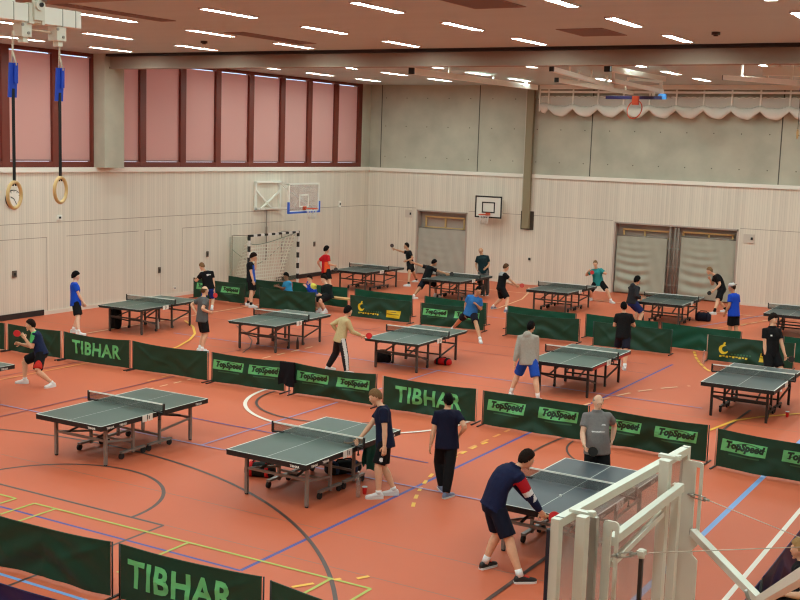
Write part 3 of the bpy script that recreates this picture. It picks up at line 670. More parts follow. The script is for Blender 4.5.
for i, (a, b) in enumerate(edges):
    root = tag(MB().box((XL-.25, (a+b)/2, 4.56), (.2, b-a-.28, .1)).build('window_%d' % (i+1), [FR]), kind='structure')
    m = MB(); wallbox(m, XL-.2, XL-.02, b-.14, b+.14, 4.5, 8.05)
    wallbox(m, XL-.2, XL-.03, a+.14, b-.14, 4.5, 4.68); wallbox(m, XL-.2, XL-.03, a+.14, b-.14, 7.94, 8.05)
    if i in (0, 6): wallbox(m, XL-.2, XL-.02, a-.14, a+.14, 4.5, 8.05)
    m.build('frame', [FR], root)
    m = MB(); m.add([(XL-.16, a+.1, 4.7), (XL-.16, b-.1, 4.7), (XL-.16, b-.1, 7.98), (XL-.16, a+.1, 7.98)], [(0, 1, 2, 3)]); m.build('pane', [GL], root)
    m = MB(); wallbox(m, XL-.125, XL-.12, a+.13, b-.13, 4.72, 7.91); bl = m.build('blind', [BL], root)
    m = MB(); wallbox(m, XL-.135, XL-.11, a+.13, b-.13, 4.69, 4.74); m.build('hem_bar', [BAR], bl)
m = MB(); wallbox(m, XL-T, XL, 42.79, YB+.02, ZS, ZC); wallbox(m, XL-T, XL, YF, 15.96, ZS, ZC); wallbox(m, XL-T, XL-.2, 42.5, YB, ZS, ZC)
struct(m, 'wall_left_upper', [CON])
m = MB(); wallbox(m, XL-T, XL-.2, 15.9, 42.9, ZS, 4.5); struct(m, 'window_sill', [FR])
m = MB(); m.box((XL+.14, 27.43, (ZS+.15+ZC)/2), (.62, .86, ZC-ZS-.15)); struct(m, 'concrete_pillar', [CON])
# ceiling --------------------------------------------------------------------
def ceil_mat():
    m = bpy.data.materials.new('ceiling_panels'); m.use_nodes = True; nt = m.node_tree; b = nt.nodes['Principled BSDF']; N = nt.nodes.new
    tc = N('ShaderNodeTexCoord'); n = N('ShaderNodeTexNoise'); n.inputs['Scale'].default_value = .5
    mp = N('ShaderNodeMapping'); mp.inputs['Scale'].default_value = (.3, 3, 1); nt.links.new(tc.outputs['Object'], mp.inputs[0]); nt.links.new(mp.outputs[0], n.inputs['Vector'])
    rm = N('ShaderNodeMapRange'); rm.inputs['To Min'].default_value = .93; rm.inputs['To Max'].default_value = 1.07; nt.links.new(n.outputs['Fac'], rm.inputs['Value'])
    sc = N('ShaderNodeVectorMath'); sc.operation = 'SCALE'; sc.inputs[0].default_value = srgb((184, 196, 194)); nt.links.new(rm.outputs[0], sc.inputs['Scale']); nt.links.new(sc.outputs[0], b.inputs['Base Color'])
    b.inputs['Roughness'].default_value = .7; return m
CE = ceil_mat()
m = MB(); wallbox(m, XL-T, XG+T, YF-T, YB+T, ZC, ZC+.2); struct(m, 'ceiling', [CE])
BEAM = mat('beam_render', (150, 128, 112), .8, noise=.06, nscale=1.5); SLOT = mat('slot_dark', (38, 28, 26), .8)
m = MB(); wallbox(m, XL, XG, 27.25, 28.35, 7.66, ZC); wallbox(m, XL, XG, 27.05, 27.25, 7.97, ZC, 1); wallbox(m, XL, XG, 27.2, 27.25, 7.6, 7.66); struct(m, 'beam', [BEAM, SLOT])
m = MB(); wallbox(m, XL, XG, 12.9, 14.0, 7.66, ZC); struct(m, 'beam_front', [BEAM, SLOT])
LIT = mat('lamp_diffuser', (255, 252, 246), .5, emit=(231, 255, 250), estr=1.0); LF = mat('lamp_frame', (225, 215, 210), .5)
def lamp_proto():
    r = empty('ceiling_light', (0, 0, 0))
    b = MB()
    for x in (-.1, .1): b.box((x, 0, -.015), (.02, 1.66, .03))
    for y in (-.82, .82): b.box((0, y, -.015), (.22, .02, .03))
    b.build('frame', [LF], r)
    b = MB(); b.box((0, 0, -.008), (.18, 1.6, .014), 1)
    b.m[0] = 0                                     # only the underside gives light
    b.build('diffuser', [LIT, LF], r); return r
lp = lamp_proto(); first = True
LX = [-25.0, -21.75, -18.4, -15.1, -11.6, -8.05, -4.65, -1.2]
NTH = ['first', 'second', 'third', 'fourth', 'fifth', 'sixth', 'seventh', 'eighth']
for zi, (ys, zone) in enumerate((((32.9, 36.3, 39.7), 'beyond the beam'), ((18.7, 22.1, 25.5), 'before the beam'), ((3.6, 7.2, 10.8), 'near the gallery'))):
    for yi, y in enumerate(ys):
        for xi, x in enumerate(LX):
            o = lp if first else copy_tree(lp); first = False
            o.location = (x, y, ZC)
            row = ['nearest', 'middle', 'farthest'][yi]
            tag(o, 'slim ceiling light, %s from the window wall, %s row %s' % (NTH[xi], row, zone), 'light', 'slim ceiling lights')
LIT.node_tree.nodes['Principled BSDF'].inputs['Emission Strength'].default_value = 80
VENT = mat('vent_grey', (118, 96, 86), .8)
def vent(x, y, w, l, lab):
    r = empty('ceiling_vent', (x, y, ZC), 0, lab, 'vent', 'ceiling grilles')
    b = MB(); b.box((0, 0, -.006), (w, l, .01)); b.build('grille', [VENT], r)
    b = MB()
    for sx in (-1, 1): b.box((sx*w/2, 0, -.008), (.03, l+.03, .014))
    for sy in (-1, 1): b.box((0, sy*l/2, -.008), (w, .03, .014))
    b.build('frame', [mat('vent_frame', (140, 112, 102), .7)], r)
for (px, py, w, l, lab) in ((272, 38, .55, 3.0, 'long dark ceiling grille before the beam near the windows'), (112, 12, .4, 3.4, 'long dark ceiling grille at the upper left edge'), (592, 32, 1.0, 1.5, 'square dark ceiling panel right of the middle'), (480, 2, 1.0, 1.6, 'dark ceiling panel at the top edge of the middle'), (240, 64.5, .4, 2.2, 'narrow grille in the ceiling just beyond the beam')):
    p = G(px, py, ZC); vent(p.x, p.y, w, l, lab)
for (px, py, lab) in ((204, 41, 'small dark round detector on the ceiling near the window lights'), (716, 32, 'small dark round detector on the ceiling at right')):
    p = G(px, py, ZC); b = MB(); b.disc((0, 0, -.03), (0, 0, 1), .09, .06, 14); b.disc((0, 0, -.07), (0, 0, 1), .05, .03, 12)
    o = b.build('smoke_detector', [mat('sensor_dark', (60, 42, 38), .5)]); o.location = (p.x, p.y, ZC); tag(o, lab, 'detector')
w = bpy.data.worlds.new('daylight'); SC.world = w; w.use_nodes = True; nt = w.node_tree
sky = nt.nodes.new('ShaderNodeTexSky'); sky.sky_type = 'HOSEK_WILKIE'; sky.sun_direction = (.3, -.2, .9); sky.turbidity = 4
nt.links.new(sky.outputs[0], nt.nodes['Background'].inputs[0]); nt.nodes['Background'].inputs[1].default_value = 9.0
SC.view_settings.view_transform = 'Standard'; SC.view_settings.look = 'None'; SC.view_settings.exposure = .04; SC.view_settings.gamma = 1
SC.cycles.use_denoising = True; SC.cycles.use_adaptive_sampling = False; SC.cycles.denoising_prefilter = 'ACCURATE'; SC.cycles.denoising_input_passes = 'RGB_ALBEDO_NORMAL'; SC.cycles.filter_width = 1.2; SC.cycles.max_bounces = 8; SC.cycles.diffuse_bounces = 5; SC.cycles.transparent_max_bounces = 12; SC.cycles.sample_clamp_indirect = 6; SC.cycles.caustics_reflective = False; SC.cycles.caustics_refractive = False
# ------------------------------------------------------------------ table tennis tables
BLK = mat('black_steel', (24, 22, 23), .45); GRY = mat('grey_steel', (138, 132, 126), .42, .3); DGR = mat('dark_grey_steel', (84, 78, 74), .45, .3)
WL = mat('table_line', (228, 230, 222), .5); TYRE = mat('tyre', (22, 21, 22), .7); RED = mat('red_steel', (170, 36, 34), .45); CARD = mat('white_card', (236, 234, 226), .6)
NETM = mat('net_mesh', (38, 48, 42), .8, alpha=.36); TAPE = mat('net_tape', (235, 235, 228), .6)
def make_table(top, side, leg, style, apron=None, thin=False, logo=None, cards=True, net=NETM, tape=TAPE):
    r = empty('table_tennis_table', (0, 0, 0)); H = .76; W = .7625; E = 1.37
    for sg in (-1, 1):
        b = MB(); xs = [-W, -W+.022, -.004, .004, W-.022, W]; ys = [sg*.003, sg*(E-.022), sg*E]
        for i in range(5):
            for j in range(2):
                x0, x1, y0, y1 = xs[i], xs[i+1], ys[j], ys[j+1]
                mi = 1 if (i in (0, 2, 4) or j == 1) else 0
                b.add([(x0, y0, H), (x1, y0, H), (x1, y1, H), (x0, y1, H)], [(0, 1, 2, 3) if sg > 0 else (3, 2, 1, 0)], mi)
        z0 = H-.024
        for (p, q) in (((-W, ys[0]), (W, ys[0])), ((W, ys[0]), (W, ys[2])), ((W, ys[2]), (-W, ys[2])), ((-W, ys[2]), (-W, ys[0]))):
            b.add([(*p, H), (*q, H), (*q, z0), (*p, z0)], [(0, 1, 2, 3)], 2)
        b.add([(-W, ys[0], z0), (W, ys[0], z0), (W, ys[2], z0), (-W, ys[2], z0)], [(0, 1, 2, 3)], 2)
        t = b.build('tabletop', [top, WL, side], r)
        a = MB(); ah = .045 if thin else .062; ins = .02 if thin else .003
        zc = z0-ah/2
        a.box((-W+ins+.012, sg*(E/2), zc), (.024, E-.02-ins, ah)); a.box((W-ins-.012, sg*(E/2), zc), (.024, E-.02-ins, ah)); a.box((0, sg*(E-ins-.012), zc), (2*W-2*ins, .024, ah)); a.box((0, sg*.02, zc), (2*W-.1, .024, ah))
        if apron: a.add([(W-ins+.002, sg*.1, zc+.03), (W-ins+.002, sg*(E-.1), zc+.03), (W-ins+.002, sg*(E-.1), zc-.03), (W-ins+.002, sg*.1, zc-.03)], [(0, 1, 2, 3)], 1)
        if logo:
            vs, fs = text_mesh(logo, .05, 0, .002)
            e = E-ins+.0015
            a.add([V((-sg*v.x+ W*.72, sg*e, v.y+zc)) if sg < 0 else V((-v.x+W*.72, e, v.y+zc)) for v in vs], fs, 2)
            for yy in (-1.15, -.85, 1.1): 
                if yy*sg > 0: a.add([V((W-ins+.0015, v.x+yy, v.y+zc)) for v in vs], fs, 2)
        a.build('apron', [side if not apron else BLK, apron or side, WL], t)
        # legs: an outer pair at the end and an inner pair near the net
        yo, yi = sg*1.08, sg*.34
        for x in (-.58, .58):
            b = MB(); b.box((x, yo, .365), (.05, .05, .69)); l = b.build('leg', [leg], r)
            b = MB(); b.tube((x, yo, 0), (x, yo, .022), .03, .028, 10); b.build('foot', [TYRE], l)
            b = MB(); b.box((x*.86, yi, .39 if style != 'bar' else .36), (.045, .045, .64 if style != 'bar' else .7)); l = b.build('leg', [leg], r)
            if style == 'bar':
                b = MB(); b.disc((x*.86, yi+sg*.03, .04), (1, 0, 0), .04, .03, 14); b.build('caster', [TYRE], l)
            else:
                z = .12
                b = MB(); b.bar((x*.86, yi-.3, z), (x*.86, yi+.3, z), .06, .035); sk = b.build('skid', [leg], r)
                for dy in (-.28, .26):
                    q = MB(); q.disc((x*.86, yi+dy, .055), (1, 0, 0), .055, .035, 16); q.box((x*.86, yi+dy, .09), (.05, .03, .05)); q.build('caster', [TYRE], sk)
            b = MB(); b.bar((x, yo, .42), (x*.86, yi, .3 if style == 'skid' else .2), .03, .035); b.build('side_rail', [leg], r); b = MB(); b.bar((x, yo, .6), (x*.9, sg*.7, .69), .02); b.build('strut', [leg], r)
        b = MB(); b.bar((-.58, yo, .43), (.58, yo, .43), .035, .04); b.build('crossbar', [leg], r)
        b = MB(); b.bar((-.5, yi, .24), (.5, yi, .24), .03, .035); b.build('crossbar', [leg], r)
        if style == 'black': b = MB(); b.bar((-.58, yo, .52), (.58, yo, .52), .025, .03); b.build('crossbar', [leg], r)
        for x in (-1, 1): b = MB(); b.bar((x*.35, yo, .43), (x*.3, sg*.2, .62), .03, .03); b.build('brace', [BLK if style != 'bar' else leg], r)
    for sx in (-1, 1):
        b = MB(); b.box((sx*.9, 0, H+.078), (.03, .03, .17)); b.bar((sx*.9, 0, H-.01), (sx*.68, 0, H+.006), .05, .03); b.bar((sx*.77, 0, H-.06), (sx*.77, 0, H+.01), .03); b.tube((sx*.8, 0, H-.13), (sx*.8, 0, H-.05), .012); b.disc((sx*.8, 0, H-.13), (0, 0, 1), .022, .02, 10)
        b.build('net_post', [BLK], r)
    b = MB(); b.box((0, 0, H+.075), (1.8, .004, .14)); n = b.build('net', [net], r)
    b = MB(); b.box((0, 0, H+.151), (1.81, .014, .022)); b.build('net_tape', [tape], n)
    if cards:
        b = MB(); b.box((W+.012, -.2, H-.05), (.008, .11, .12)); b.box((W+.012, -.34, H-.05), (.008, .11, .12)); b.box((W+.006, -.27, H-.02), (.006, .28, .02), 1)
        b.add([(W+.017, -.24, H-.02), (W+.017, -.22, H-.02), (W+.017, -.22, H-.08), (W+.017, -.24, H-.08)], [(0, 1, 2, 3)], 1)
        b.build('score_cards', [CARD, BLK], r)
    return r
def top_mat(n, c): return mat(n, c, .38, noise=.03, nscale=3, spec=.4)
TG, TD, TB = top_mat('table_top_green', (70, 89, 80)), top_mat('table_top_slate', (68, 77, 76)), top_mat('table_top_blue_slate', (68, 77, 84))
TK = top_mat('table_top_dark_green', (56, 70, 67)); EDG = mat('table_edge_black', (20, 19, 20), .5); EDS = mat('table_edge_slate', (44, 54, 52), .5)
proto = {'A': make_table(TG, EDG, GRY, 'skid', logo='TIBHAR'), 'G': make_table(TG, EDS, DGR, 'bar', thin=True), 'R': make_table(TG, EDG, BLK, 'bar', apron=RED), 'K': make_table(TD, EDG, BLK, 'black', cards=True), 'B': make_table(TB, EDG, GRY, 'skid', logo='TIBHAR'), 'D': make_table(TK, EDG, DGR, 'skid')}
used = set()
def table(k, x, y, deg, label):
    o = copy_tree(proto[k]) if k in used else proto[k]; used.add(k)
    o.location = (x, y, 0); o.rotation_euler = (0, 0, math.radians(deg)); tag(o, label, 'table', 'table tennis tables in rows across the hall'); return o
table('A', -14.4, 15.03, .2, 'green table tennis table with grey legs at front left, nobody beside it')
table('A', -10.36, 15.19, -.4, 'green table tennis table in front centre with a blond player leaning over it')
table('B', -5.89, 15.22, -1.2, 'blue-grey table tennis table partly behind the clear backboard, white ball above it')
table('A', -18.85, 15.0, 0, 'table tennis table cut off by the left picture edge, only a corner in view')
table('K', -5.89, 25.45, .3, 'slate table tennis table on black legs before the player in a black polo')
table('R', -9.86, 25.38, 1.2, 'green table tennis table with red rails on black legs')
table('G', -14.32, 25.41, 1.6, 'green table tennis table with the red bag lying under its end')
table('G', -18.56, 25.34, 2.0, 'green table tennis table with a dark bottle standing under it')
table('G', -23.1, 25.15, 2.6, 'green table tennis table at far left along the timber wall')
table('D', -23.5, 37.72, -1.5, 'dark table tennis table next to the player in the red t-shirt')
table('D', -19.59, 37.66, 1.1, 'dark table tennis table before the grey storage curtain, person in teal shirt behind')
table('D', -15.41, 37.53, .4, 'dark table tennis table between the pole and the player in teal')
table('D', -11.45, 37.28, 1.4, 'dark table tennis table in front of the wide double storage curtain')
table('K', -7.3, 37.2, 1.4, 'dark table tennis table at the far right picture edge').location
_p = G(763, 313, .76); bpy.context.scene.objects  # far right table from its left corner
for o in bpy.data.objects:
    if o.get('label', '').startswith('dark table tennis table at the far right'): o.location = (_p.x+.74, _p.y+1.39, 0)
    if o.get('label', '').startswith('table tennis table cut off'): _q = G(15, 364.5, .76); o.location = (_q.x-.7625, _q.y-1.37, 0)
# ------------------------------------------------------------------ court barriers
def cloth(name, c):
    return mat(name, c, .5, noise=.08, nscale=2.5, bump=.4, bscale=4, spec=.35)
CD, CT, CN = cloth('barrier_dark_green', (22, 64, 46)), cloth('barrier_green_sheen', (14, 84, 62)), cloth('barrier_navy', (14, 20, 80))  # CT: sheen on the far row is put into a brighter cloth green
LG, LY_, DKT, PALE = mat('print_green', (104, 202, 128), .5, noise=.12, nscale=5), mat('print_yellow', (226, 200, 38), .5), mat('print_dark', (16, 52, 34), .5), mat('print_dim_green', (48, 104, 70), .6)
POLE = mat('barrier_pole', (30, 30, 30), .5); POLEW = mat('barrier_pole_pale', (190, 150, 130), .5)
PRW = mat('print_white', (225, 225, 225), .5)
TXT = {}
def txt(key, *a, **k):
    if key not in TXT: TXT[key] = text_mesh(*a, **k)
    return TXT[key]
def barrier(p, q, kind, label, art=None, seed=0, bulge=.05, sag=.02, h=.7, group='court barriers between the tables', pole=POLE):
    p, q = V((p[0], p[1], 0)), V((q[0], q[1], 0)); d = q-p; L = d.length; ang = math.atan2(d.y, d.x)
    r = empty('court_barrier', p, ang, label, 'barrier', group)
    rn = random.Random(seed); a1, a2, a3 = rn.uniform(-1, 1), rn.uniform(-1, 1), rn.uniform(0, 6); e = .035
    W = L-2*e
    cre = [(.03, .95, rn.uniform(.25, .5), rn.uniform(.1, .45), rn.uniform(.012, .026)), (.97, .95, rn.uniform(.5, .78), rn.uniform(.1, .45), rn.uniform(.012, .026)), (rn.uniform(.2, .4), .5, rn.uniform(.5, .8), .3, rn.uniform(.006, .016))] if kind == 'd' else []
    def off(u, v):        # sideways sway of the hung cloth (negative = towards the viewer)
        s_ = math.sin(PI*u)
        o = s_*(bulge*a1*(1-v)*1.3+bulge*.5*math.sin(2*PI*u*1.3+a3)*(1-.85*v))
        dg = (u-.5)*2
        fold = .026*math.sin(16*(abs(dg)*.55+v*.6)+a3)*s_*(1-v**3)
        for (u0, v0, u1, v1, am) in cre:
            du, dv = (u1-u0)*L, (v1-v0)*.67; l2 = du*du+dv*dv; t = ((u-u0)*L*du+(v-v0)*.67*dv)/l2
            if -.05 < t < 1.05:
                dd = abs((u-u0)*L*dv-(v-v0)*.67*du)/math.sqrt(l2); o -= am*math.exp(-(dd/.05)**2)*math.sin(PI*min(1, max(0, t*.9+.1)))*(1-v**6)
        return o+fold*(1 if abs(a2) > .3 else .4)
    def pos(u, v, lift=0.0):
        z = .03+(h-.03)*v - sag*4*u*(1-u)*v*(.4+.6*v)
        return V((e+W*u, off(u, v)-lift, z))
    m = MB(); nu, nv = 72, 22
    for sgn in (1, -1):
        vs = [pos(i/nu, j/nv, .0015*sgn) for j in range(nv+1) for i in range(nu+1)]
        fs = []
        for j in range(nv):
            for i in range(nu):
                a = j*(nu+1)+i; f = (a, a+1, a+nu+2, a+nu+1); fs.append(f if sgn > 0 else f[::-1])
        m.add(vs, fs, 0, True)
    mats = [{'d': CD, 't': CT, 'n': CN}[kind], LG, DKT, LY_, PALE, PRW]
    def put(vs, fs, cx, cz, mi, lift): m.add([pos((cx+v.x-e)/W, (cz+v.y-.03)/(h-.03), lift) for v in vs], fs, mi)
    def quadg(x0, x1, z0, z1, sh, mi, lift, n=12):
        vs = []; fs = []
        for j in range(5):
            for i in range(n+1):
                z = z0+(z1-z0)*j/4; vs.append(V((x0+(x1-x0)*i/n+sh*(z-z0), z, 0)))
        for j in range(4):
            for i in range(n): a = j*(n+1)+i; fs.append((a, a+1, a+n+2, a+n+1))
        m.add([pos((v.x-e)/W, (v.y-.03)/(h-.03), lift) for v in vs], fs, mi)
    if art == 'tibhar':
        vs, fs = txt('T', 'TIBHAR', .47, 0, .014, width=.88); put(vs, fs, L*(.44 if seed == 3 else .5), .385, 1, .009)
    elif art == 'topspeed':
        vs, fs = txt('S', 'TopSpeed', .175, .25, .012, width=.9)
        for c in (.25, .735):
            cx = L*c; quadg(cx-.45, cx+.36, .335, .555, .12, 1, .007); put(vs, fs, cx, .445, 2, .011)
            quadg(cx-.3, cx+.26, .275, .3, 0, 4, .005, 8)
            q_ = [V((cx-.36+.72*t, .40+.1*math.sin(PI*t)+.06*t, 0)) for t in [k/10 for k in range(11)]]
            vv = []; ff = []
            for k, z_ in enumerate(q_): vv += [z_+V((0, .006, 0)), z_-V((0, .006, 0))]
            for k in range(10): ff.append((2*k, 2*k+1, 2*k+3, 2*k+2))
            m.add([pos((v.x-e)/W, (v.y-.03)/(h-.03), .0095) for v in vv], ff, 2)
    elif art == 'yellow':
        cx = L*.2; vv = []; ff = []; n = 20
        for k in range(n+1):
            t = math.radians(60+290*k/n); ro = .13; tk = .085*math.sin(PI*k/n)**.6+.004
            vv += [V((cx+ro*math.cos(t), .36+ro*math.sin(t), 0)), V((cx+(ro-tk)*math.cos(t), .36+(ro-tk)*math.sin(t), 0))]
        for k in range(n): ff.append((2*k, 2*k+1, 2*k+3, 2*k+2))
        m.add([pos((v.x-e)/W, (v.y-.03)/(h-.03), .005) for v in vv], ff, 3)
        quadg(cx-.03, cx+.02, .46, .56, .3, 3, .005, 4)
        for k in range(9): quadg(cx-.1+k*.085, cx-.04+k*.085, .15+.02*(k % 2), .2, .1, 3, .005, 2)
        for k in range(7): quadg(cx+.2+k*.08, cx+.25+k*.08, .235, .275, .1, 4, .005, 2)
        cx = L*.73; quadg(cx-.28, cx+.22, .12, .36, .15, 3, .005)
        quadg(cx-.25, cx+.19, .225, .245, .15, 2, .008, 8); quadg(cx-.1, cx+.1, .3, .315, .15, 2, .008, 6)
    m.build('cloth_panel', mats, r)
    for x in (e*.4, L-e*.4):
        b = MB(); b.tube((x, .006, .01), (x, .006, h+.01), .011, n=8); pl = b.build('pole', [pole], r)
        b = MB(); b.bar((x, -.22, .012), (x, .22, .012), .03, .02); b.build('foot', [POLE], r)
    b = MB(); b.path([pos(i/20, 1.0)+V((0, .002, .004)) for i in range(21)], .008, 6); b.build('top_cord', [mats[0]], r)
    return r
B_ = barrier
B_((-14.3, 9.62), (-12.0, 9.75), 'd', 'dark green barrier at the lower left edge, left of the creased one', seed=1)
B_((-11.95, 9.76), (-9.64, 9.85), 'd', 'creased plain dark green barrier at the lower left beside the lettered one', seed=12, bulge=.09, sag=.035)
B_((-9.56, 9.86), (-7.48, 9.99), 'd', 'dark green barrier with large light green letters, nearest in the picture', 'tibhar', seed=3, sag=.03)
B_((-7.38, 9.95), (-5.1, 9.7), 'd', 'plain dark green barrier at the bottom edge, right of the lettered one', seed=4)
B_((-10.95, 8.25), (-8.6, 8.25), 'n', 'navy barrier top seen at the bottom left corner', seed=5)
B_((-13.35, 8.22), (-11.0, 8.25), 'n', 'navy barrier below the lower left corner of the hall', seed=6)
B_((-25.4, 20.0), (-23.35, 20.07), 'd', 'dark green barrier at the left edge behind the crouching player', seed=7, sag=.0)
B_((-23.3, 20.09), (-21.44, 20.16), 'd', 'plain dark green barrier directly behind the crouching player', seed=8, pole=POLEW)
B_((-21.37, 20.16), (-19.26, 20.27), 'd', 'dark green barrier with light green letters beyond the front left table', 'tibhar', seed=9, sag=.045)
B_((-19.2, 20.27), (-16.93, 20.35), 'd', 'plain dark green barrier between two printed ones beyond the front left table', seed=10, sag=.045, bulge=.08)
B_((-16.83, 20.33), (-14.86, 20.5), 'd', 'dark green barrier with two bright logos left of the hanging jacket', 'topspeed', seed=11, sag=.03)
B_((-14.66, 20.5), (-12.52, 20.56), 'd', 'dark green barrier with two bright logos right of the hanging jacket', 'topspeed', seed=22, sag=.045)
B_((-12.36, 20.5), (-10.16, 20.58), 'd', 'dark green barrier with large letters behind the player in navy and black trousers', 'tibhar', seed=13, sag=.03, pole=POLEW)
B_((-10.02, 20.52), (-7.75, 20.55), 'd', 'dark green barrier with two logos left of the older player in grey', 'topspeed', seed=14, sag=.0)
B_((-7.65, 20.52), (-5.42, 20.44), 'd', 'dark green barrier with two logos right of the older player in grey', 'topspeed', seed=15, sag=.03)
B_((-5.27, 20.3), (-3.05, 20.1), 'd', 'creased dark green barrier with two logos at the right picture edge', 'topspeed', seed=16, sag=.03, bulge=.1, pole=POLEW)
B_((-26.5, 31.0), (-24.1, 30.85), 'd', 'far dark barrier with bright green prints behind the player with a back logo', 'topspeed', seed=17)
B_((-26.0, 32.3), (-23.45, 32.15), 'd', 'far plain dark green barrier behind the player in black and blue', seed=18)
B_((-23.25, 30.5), (-21.1, 30.72), 'd', 'far plain dark green barrier in front of the seated people', seed=19, sag=.04)
B_((-23.35, 32.5), (-21.0, 32.45), 't', 'far green barrier with painted-in sheen behind the seated people', seed=20)
B_((-20.0, 31.0), (-17.75, 31.05), 'd', 'far dark green barrier with yellow emblem left of centre', 'yellow', seed=21)
B_((-20.75, 32.45), (-18.4, 32.3), 't', 'far green barrier with painted-in sheen behind the left yellow emblem', seed=23)
B_((-17.4, 31.0), (-15.25, 31.2), 'd', 'far dark green barrier with two logos behind the crouching player in blue', 'topspeed', seed=24)
B_((-18.1, 32.5), (-15.75, 32.35), 't', 'far green barrier with painted-in sheen behind the crouching player in blue', seed=25)
B_((-14.5, 31.05), (-12.2, 31.2), 'd', 'far plain dark green barrier beyond the hooded player in grey', seed=26, sag=.05)
B_((-15.05, 32.3), (-12.7, 32.15), 't', 'far green barrier with painted-in sheen before the table of the player in teal', seed=27)
B_((-11.75, 31.05), (-9.45, 31.1), 'd', 'far plain dark green barrier beyond the player in plain black', seed=28)
B_((-12.5, 32.35), (-10.2, 32.25), 't', 'far green barrier with painted-in sheen left of the player in plain black', seed=29)
B_((-10.15, 32.25), (-7.8, 32.1), 't', 'far green barrier with painted-in sheen before the player in cap and bright blue', seed=30)
B_((-8.43, 30.9), (-6.15, 31.05), 'd', 'far dark green barrier with yellow emblem behind the player in a black polo', 'yellow', seed=31, pole=POLEW)
B_((-6.7, 32.1), (-4.4, 32.0), 't', 'far green barrier with painted-in sheen at the right picture edge', seed=32)
for i, (y, lab) in enumerate(((10.9, 'navy barrier along the right side line by the clear backboard'), (13.25, 'navy barrier along the right side line, close to the seated spectator'), (15.6, 'navy barrier along the right side line, second from the far end'), (17.95, 'navy barrier along the right side line, farthest'))):
    B_((-2.8, y+2.3), (-2.8, y), 'n', lab, seed=40+i, bulge=.02, sag=0)
# ------------------------------------------------------------------ gymnastics and ball game gear
WHT = mat('painted_white', (240, 238, 228), .45); WPL = mat('white_plate', (222, 220, 206), .45); STL = mat('bright_steel', (170, 168, 160), .35, .8); ORG = mat('rim_orange', (196, 74, 40), .5); BLP = mat('pad_blue', (38, 92, 200), .55)
def acrylic(name, tint, milk):
    m = bpy.data.materials.new(name); m.use_nodes = True; nt = m.node_tree; b = nt.nodes['Principled BSDF']; out = nt.nodes['Material Output']
    b.inputs['Base Color'].default_value = (*srgb(tint), 1); b.inputs['Roughness'].default_value = .25
    t = nt.nodes.new('ShaderNodeBsdfTransparent'); t.inputs[0].default_value = (.93, .92, .92, 1); g = nt.nodes.new('ShaderNodeBsdfGlossy'); g.inputs['Roughness'].default_value = .03; g.inputs[0].default_value = (.8, .8, .8, 1)
    a = nt.nodes.new('ShaderNodeMixShader'); a.inputs[0].default_value = milk; nt.links.new(t.outputs[0], a.inputs[1]); nt.links.new(b.outputs[0], a.inputs[2])
    c = nt.nodes.new('ShaderNodeMixShader'); c.inputs[0].default_value = .07; nt.links.new(a.outputs[0], c.inputs[1]); nt.links.new(g.outputs[0], c.inputs[2]); nt.links.new(c.outputs[0], out.inputs[0]); return m
ACR = acrylic('clear_acrylic', (225, 205, 205), .16); NETW = mat('cord_white', (228, 226, 218), .8)
def netmat(name, rgb, sx, sy, th, axes=(0, 2)):
    m = bpy.data.materials.new(name); m.use_nodes = True; nt = m.node_tree; b = nt.nodes['Principled BSDF']; N = nt.nodes.new; Lk = nt.links.new
    b.inputs['Base Color'].default_value = (*srgb(rgb), 1); b.inputs['Roughness'].default_value = .9
    tc = N('ShaderNodeTexCoord'); sp_ = N('ShaderNodeSeparateXYZ'); Lk(tc.outputs['Object'], sp_.inputs[0]); res = []
    for ax, s in zip(axes, (sx, sy)):
        a = N('ShaderNodeMath'); a.operation = 'MULTIPLY'; a.inputs[1].default_value = 1/s; Lk(sp_.outputs[ax], a.inputs[0])
        f = N('ShaderNodeMath'); f.operation = 'FRACT'; Lk(a.outputs[0], f.inputs[0]); l = N('ShaderNodeMath'); l.operation = 'LESS_THAN'; l.inputs[1].default_value = th; Lk(f.outputs[0], l.inputs[0]); res.append(l)
    mx_ = N('ShaderNodeMath'); mx_.operation = 'MAXIMUM'; Lk(res[0].outputs[0], mx_.inputs[0]); Lk(res[1].outputs[0], mx_.inputs[1]); Lk(mx_.outputs[0], b.inputs['Alpha']); return m
def hoop(root, c, fwd, r=.225, net=True, tilt=0, nm='rim'):
    c = V(c); fwd = V(fwd).normalized(); right = fwd.cross(Z); up = Z
    if tilt: R = Matrix.Rotation(tilt, 3, right); f2, up = R @ fwd, R @ Z
    else: f2 = fwd
    b = MB(); ctr = c+f2*(r+.12); b.path([ctr+(right*math.cos(t)+f2*math.sin(t))*r for t in [2*PI*k/28 for k in range(28)]], .016, 8, closed=True)
    b.box(c+f2*.04, (.02, .02, .02)); b.bar(c-right*.08, ctr-f2*r*.9-right*.1, .02); b.bar(c+right*.08, ctr-f2*r*.9+right*.1, .02)
    b.bar(c-right*.1+f2*.01, c+right*.1+f2*.01, .04, .14); b.build(nm, [ORG], root)
    if net:
        b = MB()
        for k in range(12):
            t0 = 2*PI*k/12; pts = []
            for dirn in (1, -1):
                pts = []
                for q in range(4): t = t0+dirn*q*PI/12; rr = r*(1, .82, .68, .6)[q]; pts.append(ctr+(right*math.cos(t)+f2*math.sin(t))*rr-up*(.13*q))
                b.path(pts, .006, 4)
        b.build('net', [NETW], root)
